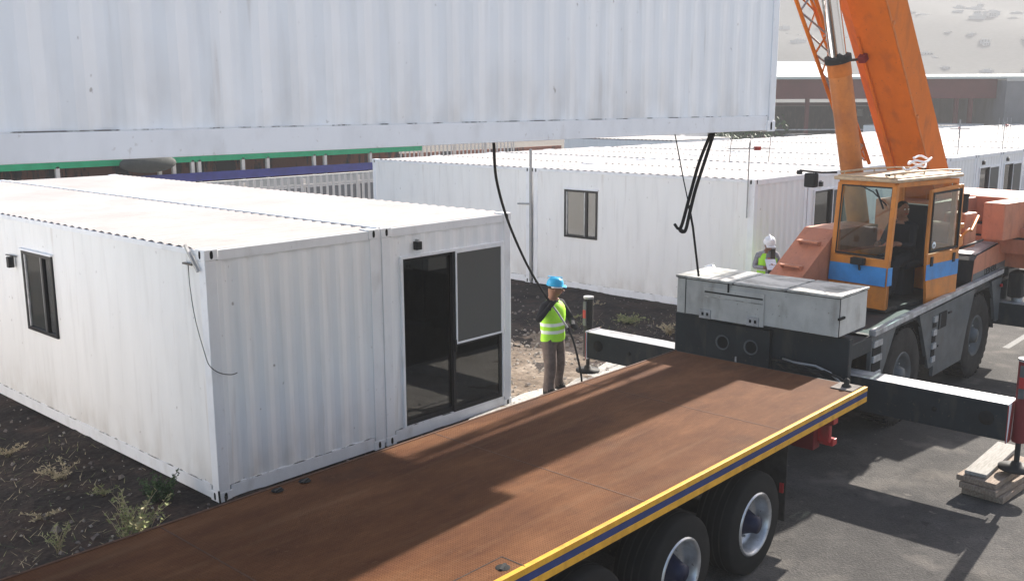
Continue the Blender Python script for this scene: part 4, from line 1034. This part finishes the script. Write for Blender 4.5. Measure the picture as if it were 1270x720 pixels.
    b.ellipsoid(H(0, .0, .045), (.080, .088, .075), 'skind', 14, 8)
    # hands: palm, four bent fingers and a thumb
    for sfx, sgn in (('R', 1), ('L', -1)):
        w_ = V['wr' + sfx]; d_ = (w_ - V['el' + sfx]).normalized(); n_ = (hands or {}).get(sfx, Vector((-sgn, 0, 0))); n_ = Vector(n_); n_ = (n_ - d_ * n_.dot(d_)).normalized(); s_ = d_.cross(n_) * sgn
        gm = cloth.get('hand', 'skin')
        b.tube([w_ - d_ * .02, w_ + d_ * .03, w_ + d_ * .085], [.030, .036, .034], gm, 10)
        for k, ln in enumerate((.074, .082, .077, .060)):
            p = w_ + d_ * .082 + s_ * (.027 - .018 * k); pts = [p - d_ * .02, p]; dr = d_.copy()
            for j in range(3):
                a = R(38 + 16 * j) ; dr = (dr * math.cos(a) + n_ * math.sin(a)).normalized() if j else (d_ * math.cos(R(30)) + n_ * math.sin(R(30)))
                pts.append(pts[-1] + dr * ln * (.42, .32, .26)[j])
            b.tube(pts, [.0095, .0095, .009, .008, .006], gm, 7)
        p = w_ + d_ * .03 + s_ * .032
        b.tube([p - s_ * .012, p + s_ * .018 + d_ * .018, p + s_ * .022 + d_ * .045 + n_ * .018, p + s_ * .012 + d_ * .062 + n_ * .04], [.013, .012, .011, .008], gm, 7)
    bmesh.ops.transform(b.bm, matrix=T, verts=b.bm.verts)
    t = thing('person', label, 'person', loc, 0)
    bo = b.build('body', t)
    if vmesh: vmesh.build('vest', t)
    if helmet:
        h = MB(T)
        def HH(a, c, u): return H(a, c, u)
        c0 = H(0, .01, .045); ax = up_v
        h.lathe(c0, ax, [(-.005, .118), (.0, .121), (.004, .116), (.05, .112), (.09, .092), (.115, .060), (.124, .0)], helmet, 24)
        h.beam(H(0, .10, .042), H(0, .165, .034), .17, .010, helmet, up=up_v, bev=.004)
        h.beam(H(0, -.10, .165), H(0, .10, .165), .03, .012, helmet, up=up_v, bev=.004)
        if helmet == 'helmb': h.tube([H(.119 * math.cos(t_), .01 + .124 * math.sin(t_), .03) for t_ in [math.pi * k / 8 for k in range(-1, 10)]], .008, 'paper', 6)
        h.build('helmet', t)
    return t
person('worker in a blue helmet and green hi-vis vest holding a black rope beside the flatbed', (5.65, -.2, 0), (.05, -1), {
    'elR': (.35, .02, 1.22), 'wrR': (.235, .13, 1.44), 'elL': (-.26, .12, 1.16), 'wrL': (-.02, .32, 1.15), 'kneeL': (-.13, .02, .5), 'ankL': (-.21, -.08, .11), 'toeL': (-.25, .07, .045), 'heelL': (-.20, -.13, .06),
    'kneeR': (.10, .05, .50), 'ankR': (.10, .0, .10)}, {'top': 'black_cloth', 'arm': 'black_cloth', 'leg': 'trouser', 'hand': 'black_cloth'}, 'helmb', True, (.1, 0), {'R': (-.6, .8, 0), 'L': (.5, .5, 0)}, headdir=(.75, -.9), scale=1.03, stout=1.10)
w2 = person('worker in white helmet and yellow vest reading a paper by the far container corner', (12.35, -.25, 0), (-.75, -.66), {
    'elR': (.27, .06, 1.18), 'wrR': (.10, .27, 1.20), 'elL': (-.27, .06, 1.18), 'wrL': (-.08, .28, 1.22), 'neck': (0, .04, 1.50), 'head0': (0, .08, 1.56), 'head1': (0, .10, 1.64), 'head2': (0, .10, 1.70)},
    {'top': 'shirt', 'arm': 'shirt', 'leg': 'black_cloth', 'open': True}, 'helmw', True, (.55, 0), {'R': (-.3, .2, 1), 'L': (.3, .2, 1)}, scale=1.02)
e = MB(Matrix.Translation((12.35 - .75 * .36, -.25 - .66 * .36, 1.30)) @ Matrix.Rotation(R(41), 4, 'Z') @ Matrix.Rotation(R(-35), 4, 'Y')); e.box(-.15, .15, -.105, .105, -.002, .002, 'paper'); tag(e.build('paper_sheet'), 'white paper sheet held by the worker in the white helmet and yellow vest', 'paper')
person('worker hidden behind the grey storage box, only the top of a white helmet showing', (9.35, -.78, 0), (-.5, .8), {
    'elR': (.27, .06, 1.15), 'wrR': (.2, .25, 1.05)}, {'top': 'black_cloth', 'leg': 'trouser'}, 'helmw', False, (.4, 0), scale=.915)
px = TS @ Vector((1.18, .47, 0)); fw = TS.to_3x3() @ Vector((-1, 0, 0)); si = TS.to_3x3() @ Vector((0, -1, 0)); hdv = (fw * .5 + si * 1.0)
OP = person('operator in dark clothes sitting in the orange crane cab behind the open door', (px.x, px.y, 1.24), (fw.x, fw.y), {
    'pelvis': (0, -.08, .95), 'waist': (0, -.10, 1.08), 'chest': (0, -.07, 1.28), 'upper': (0, -.03, 1.42), 'neck': (0, -.0, 1.50), 'head0': (0, .02, 1.57), 'head1': (0, .03, 1.66), 'head2': (0, .02, 1.72),
    'hipR': (.10, -.04, .93), 'hipL': (-.10, -.04, .93), 'kneeR': (.14, .42, .90), 'kneeL': (-.14, .42, .90), 'ankR': (.14, .52, .47), 'ankL': (-.14, .50, .47), 'toeR': (.14, .66, .42), 'toeL': (-.14, .64, .42), 'heelR': (.14, .46, .42), 'heelL': (-.14, .44, .42),
    'elR': (.24, .12, 1.14), 'wrR': (.17, .36, 1.16), 'elL': (-.24, .12, 1.14), 'wrL': (-.17, .36, 1.18)}, {'top': 'black_cloth', 'leg': 'black_cloth', 'sit': 1}, None, False, (.05, 0), {'R': (-.5, 0, -1), 'L': (.5, 0, -1)}, headdir=(hdv.x, hdv.y))

# ------------------------------------------------------------------ ground, added bounce sheet, road
def nz(x, y, s=1.0, o=0):
    return (math.sin(x * 1.7 * s + 1.3 + o) * math.cos(y * 2.1 * s - .7) + .5 * math.sin(x * 4.3 * s - y * 3.1 * s + o) + .3 * math.sin(x * 9.7 * s + 2) * math.sin(y * 8.9 * s + o) + .15 * math.sin(23 * s * x) * math.sin(21 * s * y)) / 1.9
def grid(name, x0, x1, y0, y1, st, zf, m, kind='structure', cut=None):
    nx = int((x1 - x0) / st) + 1; ny = int((y1 - y0) / st) + 1; vs = []; fs = []
    for j in range(ny):
        for i in range(nx):
            x = x0 + i * st; y = y0 + j * st; vs.append((x, y, zf(x, y)))
    for j in range(ny - 1):
        for i in range(nx - 1):
            x = x0 + (i + .5) * st; y = y0 + (j + .5) * st
            if cut and not cut(x, y): continue
            a = j * nx + i; fs.append((a, a + 1, a + nx + 1, a + nx))
    e = MB(); e.quads(vs, fs, m, True); return e.build(name, kind=kind)
e = MB(); e.quads([(-400, -1500, -.06), (2600, -1500, -.06), (2600, 2600, -.06), (-400, 2600, -.06)], [(0, 1, 2, 3)], 'far'); e.build('ground', kind='structure')
grid('soil', -14, 24, -1.9, 17.9, .15, lambda x, y: -.02 + .035 * nz(x, y) + .028 * random.random() + .04 * max(0, min(1, (x - 9) / 3)) * (0.6 + .4 * nz(x, y, .5)), 'soil')
grid('dirt', 3.2, 10.6, -1.9, 5.2, .07, lambda x, y: .008 + .030 * nz(x, y, 1.5, 2) + .012 * random.random(), 'dirt',
     cut=lambda x, y: (x - 6.9) ** 2 / 8.5 + (y - .6) ** 2 / 9.5 < .72 + .5 * nz(x, y, .9, 1))
e = MB(); e.box(2.5, 10.2, -2.6, -1.1, -.05, .035, 'slab', .01)
pts_ = [(3.0 + i * .4, -.1 + .28 * nz(i * .5, 2.0) + (.25 if 4 < i < 14 else 0)) for i in range(18)]
e.prism([(3.0, -1.2)] + pts_ + [(9.8, -1.2)], 'z', -.04, .031, 'slab'); e.build('concrete_strip', kind='structure')
e = MB(); e.quads([(-30, -40, -.002), (70, -40, -.002), (70, -1.9, -.002), (-30, -1.9, -.002)], [(0, 1, 2, 3)], 'asphalt'); e.build('road', kind='structure')
e = MB(); e.quads([(-60, -70, .004), (60, -70, .004), (60, -8.7, .004), (-60, -8.7, .004)], [(0, 1, 2, 3)], 'bounce_ground'); e.build('added_bounce_sheet', kind='structure')  # unseen sheet behind the camera, added to throw sun onto the shaded walls
e = MB(); e.quads([(13.5, -4.46, .003), (18.5, -4.46, .003), (18.5, -4.58, .003), (13.5, -4.58, .003)], [(0, 1, 2, 3)], 'line'); e.build('road_marking', kind='structure')
def stones(name, n, rect, smin, smax, m, z=0.02, keep=None):
    e = MB()
    for _ in range(n):
        x = random.uniform(*rect[0]); y = random.uniform(*rect[1])
        if keep and not keep(x, y): continue
        s_ = random.uniform(smin, smax) * random.random() ** .5; T = Matrix.Translation((x, y, z)) @ Matrix.Rotation(random.uniform(0, 6.28), 4, 'Z') @ Matrix.Rotation(random.uniform(-.6, .6), 4, 'X')
        a, b_, c_ = [s_ * random.uniform(.6, 1.3) for _ in range(3)]
        vs = [(-a, -b_, -c_ * .6), (a * .8, -b_ * .9, -c_ * .6), (a, b_ * .8, -c_ * .6), (-a * .7, b_, -c_ * .6), (-a * .5, -b_ * .6, c_ * .5), (a * .5, -b_ * .3, c_ * .6), (a * .4, b_ * .5, c_ * .45), (-a * .5, b_ * .4, c_ * .55)]
        e._add(vs, [(3, 2, 1, 0), (4, 5, 6, 7), (0, 1, 5, 4), (1, 2, 6, 5), (2, 3, 7, 6), (3, 0, 4, 7)], m, False, T)
    o = e.build(name, kind='stuff', fix=False); tag(o, {'stones': 'dark stones strewn over the volcanic soil', 'rubble': 'pale rubble and gravel around the worker in the blue helmet', 'gravel': 'loose pale pebbles on the soil beside the near containers'}[name], 'stones'); return o
stones('stones', 1500, ((-4, 12.6), (-1.0, 12)), .012, .05, 'stone', keep=lambda x, y: not (-.05 < x < 5.0 and y > -.05))
stones('rubble', 1500, ((4.5, 10.5), (-1.6, 4.5)), .008, .05, 'stonelight', keep=lambda x, y: (x - 6.9) ** 2 / 9 + (y - .6) ** 2 / 11 < .9)
stones('gravel', 240, ((-3.2, -.1), (-1.0, 7)), .006, .024, 'stonelight')


# ------------------------------------------------------------------ plants
def plant(name, label, x, y, h, n, spread, leaf, stem, lf=.05, group=None, rnd=1):
    random.seed(rnd); t = thing(name, label, 'plant', (x, y, 0), 0, group); s_ = MB(); l = MB()
    for i in range(n):
        a = random.uniform(0, 6.28); tl = random.uniform(.1, spread); hh = h * random.uniform(.55, 1.0); bx = x + random.uniform(-.08, .08) * n / 20; by = y + random.uniform(-.06, .06) * n / 20
        pts = [Vector((bx, by, -.02))]
        for k in range(1, 6):
            q = k / 5; pts.append(Vector((bx + math.cos(a) * tl * q ** 1.4, by + math.sin(a) * tl * q ** 1.4, hh * (q - .12 * q ** 3 * tl / spread))))
        s_.tube(pts, [.0045, .004, .0035, .003, .0025, .0015], stem, 4)
        for k in range(int(14)):
            q = random.uniform(.15, 1); i0 = min(4, int(q * 5)); p = pts[i0].lerp(pts[i0 + 1], q * 5 - i0)
            d_ = Vector((random.uniform(-1, 1), random.uniform(-1, 1), random.uniform(-.1, .9))).normalized(); w_ = d_.orthogonal().normalized() * lf * .16; L_ = lf * random.uniform(.5, 1.2)
            l.quads([p, p + d_ * L_ * .5 + w_, p + d_ * L_, p + d_ * L_ * .5 - w_], [(0, 1, 2, 3)], leaf)
    s_.build('stem', t, fix=False); l.build('foliage', t, fix=False); return t
plant('weed', 'tall dry pale green weed lit by the sun in front of the near container corner', -1.12, -.22, .55, 34, .38, 'leafy', 'straw', .07, rnd=3)
plant('weed', 'dark green bushy weed close to the near container wall by its corner', -.42, .55, .34, 30, .2, 'leaf', 'leaf', .06, rnd=5)
plant('weed', 'low dry sprig left of the tall pale weed', -1.75, .15, .28, 10, .25, 'leafy', 'straw', .05, rnd=8)
plant('weed', 'reddish dry tuft on the dark soil near the white wall', -.9, 2.1, .22, 16, .3, 'straw', 'straw', .05, rnd=11)
plant('weed', 'green tuft on the dark soil above the left outrigger beam', 10.6, 1.9, .16, 26, .45, 'leafy', 'leaf', .09, rnd=13)
plant('weed', 'brown dry tuft on the soil under the left edge of the storage box', 10.3, .7, .25, 18, .3, 'straw', 'straw', .07, rnd=15)
e = MB()
for X, Y, h_ in ((-.03, -.06, .17), (.03, -.09, .10)): e.cyl((X, Y, -.02), (X - .01, Y, h_), .012, 'chassis', seg=6)
tag(e.build('rebar_stake'), 'pair of short dark stakes at the foot of the near container corner', 'stake')

random.seed(90)
e = MB()
for _ in range(1300):
    cx_, cy_ = random.choice(((-2.4, 1.7), (-1.3, 2.0), (-.7, 3.0), (-2.9, .4), (-1.7, .3), (10.4, 1.6), (9.6, 2.8), (11.4, .8))); x_ = random.gauss(cx_, .45); y_ = random.gauss(cy_, .45)
    if -.06 < x_ < 5 and y_ > -.06: continue
    a_ = random.uniform(0, 6.28); L_ = random.uniform(.03, .13); d_ = Vector((math.cos(a_), math.sin(a_), random.uniform(0, .9))) * L_; w_ = Vector((-math.sin(a_), math.cos(a_), 0)) * .004; p_ = Vector((x_, y_, .015))
    e.quads([p_ - w_, p_ + w_, p_ + d_ * .6 + w_ * .8, p_ + d_], [(0, 1, 2, 3)], random.choice(('straw', 'straw', 'leafy', 'leaf', 'bark')))
o = e.build('dry_grass', kind='stuff', fix=False); tag(o, 'dry grass blades and plant litter lying in patches on the dark soil', 'grass')
random.seed(91)
for i, (X, Y) in enumerate(((-2.3, 1.6), (-1.5, 1.1), (-2.9, .9), (-.75, 1.25), (-1.9, 3.0), (-1.0, 3.4), (-2.6, 2.5), (9.2, 2.6), (11.5, 3.4), (10.2, 3.0), (8.6, 3.9), (12.0, .9))):
    plant('weed', 'small dry tuft among the others scattered over the dark soil', X, Y, random.uniform(.08, .20), 9, .22, 'leafy' if i % 3 == 0 else 'straw', 'straw', .05, group='small dry tufts on the dark soil', rnd=60 + i)
# ------------------------------------------------------------------ background
C0 = Vector((-5.446, -9.432, 4.4386)); Rv = Vector((.67142, -.74107, 0)).normalized(); Fh = Vector((.7406, .6719, 0)).normalized()
def cp(d_, r_, z=0): p = C0 + Fh * d_ + Rv * r_; return Vector((p.x, p.y, z))
def TC(d_, r_): 
    p = cp(d_, r_); return Matrix(((Rv.x, Fh.x, 0, p.x), (Rv.y, Fh.y, 0, p.y), (0, 0, 1, 0), (0, 0, 0, 1)))
def fence(label, X0, X1, Y, h, pitch=.27, z0=0):
    t = thing('picket_fence', label, 'fence', (X0, Y, 0)); e = MB(); n = int((X1 - X0) / pitch)
    for i in range(n):
        X = X0 + i * pitch; e.prism([(X, z0 + .1), (X + .10, z0 + .1), (X + .10, h - .05), (X + .05, h), (X, h - .05)], 'y', Y, Y + .02, 'picket')
    e.build('pickets', t); e = MB()
    for z in (z0 + .35, h - .35): e.box(X0, X1, Y + .022, Y + .06, z, z + .07, 'picket')
    e.build_each('rail', t); e = MB()
    for i in range(int((X1 - X0) / 2.4) + 1): e.box(X0 + i * 2.4, X0 + i * 2.4 + .07, Y + .062, Y + .13, 0, h - .1, 'picket')
    e.build_each('post', t); return t
fence('white picket fence behind the near container roof, under the indigo beam', 7.5, 19.5, 18.5, 2.02)
fence('distant picket fence with dark gaps over the far block roof, right of the green fascia', 22.0, 36.5, 28.3, 2.75, .30, .8)
e = MB(); e.box(2.0, 42.0, 29.4, 29.6, 0, 1.9, 'brick'); tag(e.build('dark_wall'), 'low dark brown wall behind the distant picket fence', 'wall')
PV = thing('pavilion', 'low pavilion with bright green fascia, white posts and an indigo beam', 'building', (14, 26, 0))
e = MB(); e.box(2, 27.1, 26.0, 26.12, 2.22, 2.72, 'green', .01); e.build('fascia', PV)
e = MB(); e.box(2, 27.0, 25.93, 25.99, 1.46, 1.80, 'indigo', .01); e.build('beam', PV)
for X in (5.5, 9.4, 13.3, 13.9, 14.7, 15.0, 17.0, 18.2, 20.6, 21.2, 23.8): 
    e = MB(); e.box(X, X + .14, 26.0, 26.14, 0, 2.3, 'picket', .01); e.build('post', PV)
e = MB(); e.box(2, 27, 27.6, 27.75, 0, 2.7, 'brick'); e.build('back_wall', PV)
e = MB(); e.box(1.8, 27.2, 26.13, 28.6, 2.72, 2.86, 'shedroof', .02); e.build('roof', PV)
e = MB(); e.box(2, 27, 25.6, 25.92, -.05, 1.42, 'plinth', .01); e.box(2, 27, 25.3, 25.6, -.05, .95, 'concrete', .01); e.build('plinth', PV)
e = MB(); e.ellipsoid((12.7, 25.6, 2.28), (1.15, .3, .36), 'tarp', 20, 10); o = e.build('tarp'); tag(o, 'dark grey bundled tarp bulging under the green fascia', 'tarp')
# open steel shed
SH = thing('open_shed', 'long open steel shed with brown fascia and grey end wall', 'building', cp(75, 30)[:])
T = TC(75, 0)
e = MB(T); e.box(12, 36.8, 0, .3, 4.75, 6.35, 'brownsteel', .03); e.build('fascia', SH)
e = MB(T); e.prism([(-.4, 6.38), (9, 7.9), (22, 6.4), (22, 6.2), (9, 7.6), (-.4, 6.2)], 'x', 11.5, 25.5, 'shedroof'); e.prism([(-.4, 6.38), (9, 6.8), (22, 6.4), (22, 6.2), (9, 6.5), (-.4, 6.2)], 'x', 25.5, 46, 'shedroof'); e.build('roof', SH)
for r_ in (14.5, 19.4, 22.5, 24.9, 29.5, 33.9, 35.0):
    e = MB(T); e.box(r_, r_ + .28, .4, .7, 0, 4.9, 'brownsteel', .02); e.build('column', SH)
e = MB(T); e.box(12, 38, 12, 12.3, 0, 4.2, 'chassis'); e.box(12, 38, 11.6, 11.95, 4.21, 4.5, 'brownsteel'); e.build('back_wall', SH)
e = MB(T); e.box(36.8, 48, -1.4, 12, 0, 6.1, 'concrete', .04); e.box(36.8, 48, -1.42, -1.36, 6.0, 6.2, 'plinth'); e.build('end_wall', SH)
e = MB(T)
for k in range(9): 
    if k % 3 != 1: e.box(30.5 + k * .62, 31.0 + k * .62, 11.95, 12.4, 3.3, 3.9, 'hillwall')
e.box(12, 36.8, -.02, .05, 2.4, 2.5, 'silver'); e.build('clerestory', SH)
def car(label, d_, r_, m, rot):
    p = cp(d_, r_); t = thing('parked_car', label, 'car', p[:], rot, None); T = Matrix.Translation(p) @ Matrix.Rotation(rot, 4, 'Z')
    e = MB(T); e.prism([(-2.1, .35), (-2.1, .75), (-1.9, .88), (-1.0, .95), (-.5, 1.40), (.9, 1.43), (1.5, 1.0), (2.05, .92), (2.1, .4)], 'y', -.85, .85, m); e.build('body', t)
    e = MB(T); e.prism([(-.9, .96), (-.47, 1.36), (.85, 1.39), (1.35, 1.02)], 'y', -.86, .86, 'glassdark'); e.build('window', t)
    for X in (-1.3, 1.3):
        for Y in (-.86, .86):
            e = MB(T); e.cyl((X, Y - .1, .32), (X, Y + .1, .32), .32, 'rubber'); e.build('wheel', t)
for z_, (l_, d_, r_, m_) in enumerate((('dark parked car in front of the open shed, next to the hanging container corner', 66, 19.2, 'carpaint'), ('white parked car between the dark ones before the shed', 64, 20.6, 'carwhite'), ('second dark parked car before the shed, left of the boom', 66, 23.2, 'carpaint'))):
    car(l_, d_, r_, m_, R(-40 + 15 * z_))
e = MB(TC(64, 21)); e.box(-6, 8, -3, 3, -.05, 1.0, 'plinth', .05); e.build('terrace', kind='structure')
for o in COL.objects:
    if o.name.startswith('parked_car'): o.location.z = 1.0
def bush(label, d_, r_, w_, h_, n, name='bush', z0=0, seed=1, group=None, leafm='leaf', trunk=False):
    random.seed(seed); p = cp(d_, r_, z0); t = thing(name, label, 'bush' if name == 'bush' else 'tree', p[:], 0, group); e = MB()
    cl = [(random.uniform(-w_, w_) * .7, random.uniform(-w_, w_) * .4, h_ * random.uniform(.3, .85), random.uniform(.25, .5) * h_) for _ in range(9)]
    for i in range(n):
        c_ = random.choice(cl); d = Vector((random.gauss(0, 1), random.gauss(0, 1), random.gauss(0, 1))).normalized() * c_[3] * random.uniform(.6, 1.05)
        q = p + Vector((c_[0], c_[1], max(.1, c_[2] + d.z))) + Vector((d.x, d.y, 0)); a = Vector((random.uniform(-1, 1), random.uniform(-1, 1), random.uniform(-1, 1))).normalized() * .16; b_ = a.orthogonal().normalized() * .12
        e.quads([q - a, q + b_, q + a, q - b_], [(0, 1, 2, 3)], leafm)
    e.build('crown', t, fix=False); e = MB()
    for c_ in cl[:5]: e.tube([p + Vector((0, 0, -.1)), p + Vector((c_[0] * .4, c_[1] * .4, c_[2] * .5)), p + Vector((c_[0], c_[1], c_[2]))], [.09, .06, .03], 'bark', 6)
    e.build('trunk', t)
for i, (r_, w_, h_) in enumerate(((6.2, 1.8, 2.6), (8.4, 2.0, 2.9), (10.8, 2.0, 3.0), (13.2, 2.0, 2.9), (15.2, 1.8, 3.0))):
    bush('dark bush in the hedge seen just under the bottom edge of the hanging container', 58 + (i % 2), r_, w_, h_, 700, seed=20 + i, group='dark hedge bushes far behind the roofs')

# hazy hillside with its houses
def hh(x, y):
    d = math.hypot(x + 5, y + 9); t = max(0, min(1, (d - 190) / 470)); 
    return -1 + 82 * (t * t * (3 - 2 * t)) + 9 * t * nz(x / 60, y / 60) + 3 * t * nz(x / 17, y / 17)
vs = []; fs = []; na = 70; nr = 46
for j in range(nr):
    rr = 185 + 620 * (j / (nr - 1)) ** 1.1
    for i in range(na):
        a = R(-35 + 150 * i / (na - 1)); x = -5 + rr * math.cos(a); y = -9 + rr * math.sin(a); vs.append((x, y, hh(x, y)))
for j in range(nr - 1):
    for i in range(na - 1): a = j * na + i; fs.append((a, a + 1, a + na + 1, a + na))
e = MB(); e.quads(vs, fs, 'hill', True); e.build('hill', kind='structure', fix=False)
random.seed(44)
def hill_house():
    e = MB(); e.box(-5, 5, -4, 4, -4, 5.5, 'hillwall', .05); e.box(-5.3, 5.3, -4.3, 4.3, 5.5, 5.9, 'hillroof'); e.box(-3, 2, -2, 2, 5.9, 8, 'hillwall')
    for k in range(3): 
        e.box(-4.04, -4.0, 0, 0, 0, 0, 'dark') if False else None
        for z in (.8, 3.4): e.box(-5.03, -4.99, -3 + k * 2.4, -1.8 + k * 2.4, z, z + 1.4, 'dark'); e.box(-4 + k * 3, -2.6 + k * 3, -4.03, -3.99, z, z + 1.4, 'dark')
    return e.build('hill_house')
HH0 = None
for i in range(190):
    a = R(random.uniform(6, 34)); rr = random.choice((random.uniform(290, 430), random.uniform(380, 600)))
    if i % 3: a = R(random.choice((10.5, 13, 16.5, 21, 27.5)) + random.gauss(0, 1.3))
    x = -5 + rr * math.cos(a); y = -9 + rr * math.sin(a)
    if HH0 is None: o = HH0 = hill_house(); tag(o, 'small pale house blurred by haze on the hillside', 'house', 'houses on the hazy hillside')
    else: o = HH0.copy(); COL.objects.link(o)
    o.location = (x, y, hh(x, y) - .6); o.rotation_euler = (0, 0, random.uniform(0, 3)); s_ = random.uniform(.18, .42); o.scale = (s_ * random.uniform(.8, 1.8), s_, s_ * random.uniform(.35, .7))
# haze
e = MB(); e.box(-60, 1040, -640, 1040, -1.2, 104, 'dark'); hz = e.build('haze', kind='stuff'); hz.data.materials.clear()
hm = bpy.data.materials.new('haze_air'); hm.use_nodes = True; nt = hm.node_tree; nt.nodes.remove(nt.nodes['Principled BSDF'])
pv = nt.nodes.new('ShaderNodeVolumePrincipled'); pv.inputs['Color'].default_value = (.33, .335, .345, 1); pv.inputs['Density'].default_value = .0024; pv.inputs['Anisotropy'].default_value = .2
nt.links.new(pv.outputs[0], nt.nodes['Material Output'].inputs['Volume']); hz.data.materials.append(hm)
tag(hz, 'pale dust haze filling the air and fading the hillside', 'haze')

# ------------------------------------------------------------------ light, sky, camera
EL, AZ = R(30), R(4.3)
sun = bpy.data.lights.new('sun', 'SUN'); sun.energy = 4.7; sun.angle = R(.6); sun.color = (1, .94, .86)
so = bpy.data.objects.new('sun', sun); COL.objects.link(so)
sd_ = Vector((math.cos(EL) * math.cos(AZ), math.cos(EL) * math.sin(AZ), math.sin(EL)))
so.rotation_euler = (-sd_).to_track_quat('-Z', 'Y').to_euler()
w = bpy.data.worlds.new('World'); scene.world = w; w.use_nodes = True; nt = w.node_tree
sky = nt.nodes.new('ShaderNodeTexSky'); sky.sky_type = 'NISHITA'; sky.sun_disc = False; sky.sun_elevation = EL; sky.sun_rotation = R(90) - AZ
sky.air_density = 1.0; sky.dust_density = 2.2; sky.ozone_density = 1.0
nt.links.new(sky.outputs[0], nt.nodes['Background'].inputs[0]); nt.nodes['Background'].inputs[1].default_value = .074
cam = bpy.data.cameras.new('camera'); co = bpy.data.objects.new('camera', cam); COL.objects.link(co); scene.camera = co
Rr = Vector((.67142046, -.74106993, -.00314865)); Uu = Vector((.1417903, .12429157, .98206268)); Ff = Vector((.72738578, .65982343, -.18852843))
co.matrix_world = Matrix(((Rr.x, Uu.x, -Ff.x, -5.4458), (Rr.y, Uu.y, -Ff.y, -9.4322), (Rr.z, Uu.z, -Ff.z, 4.4386), (0, 0, 0, 1)))
cam.sensor_fit = 'HORIZONTAL'; cam.sensor_width = 36; cam.lens = 36 * 1202.26 / 1270; cam.clip_end = 6000; cam.clip_start = .1
vs_ = scene.view_settings; vs_.view_transform = 'Standard'; vs_.look = 'None'; vs_.gamma = 1; vs_.exposure = 2.08
scene.cycles.max_bounces = 6; scene.cycles.diffuse_bounces = 4; scene.cycles.transparent_max_bounces = 12; scene.cycles.volume_bounces = 1
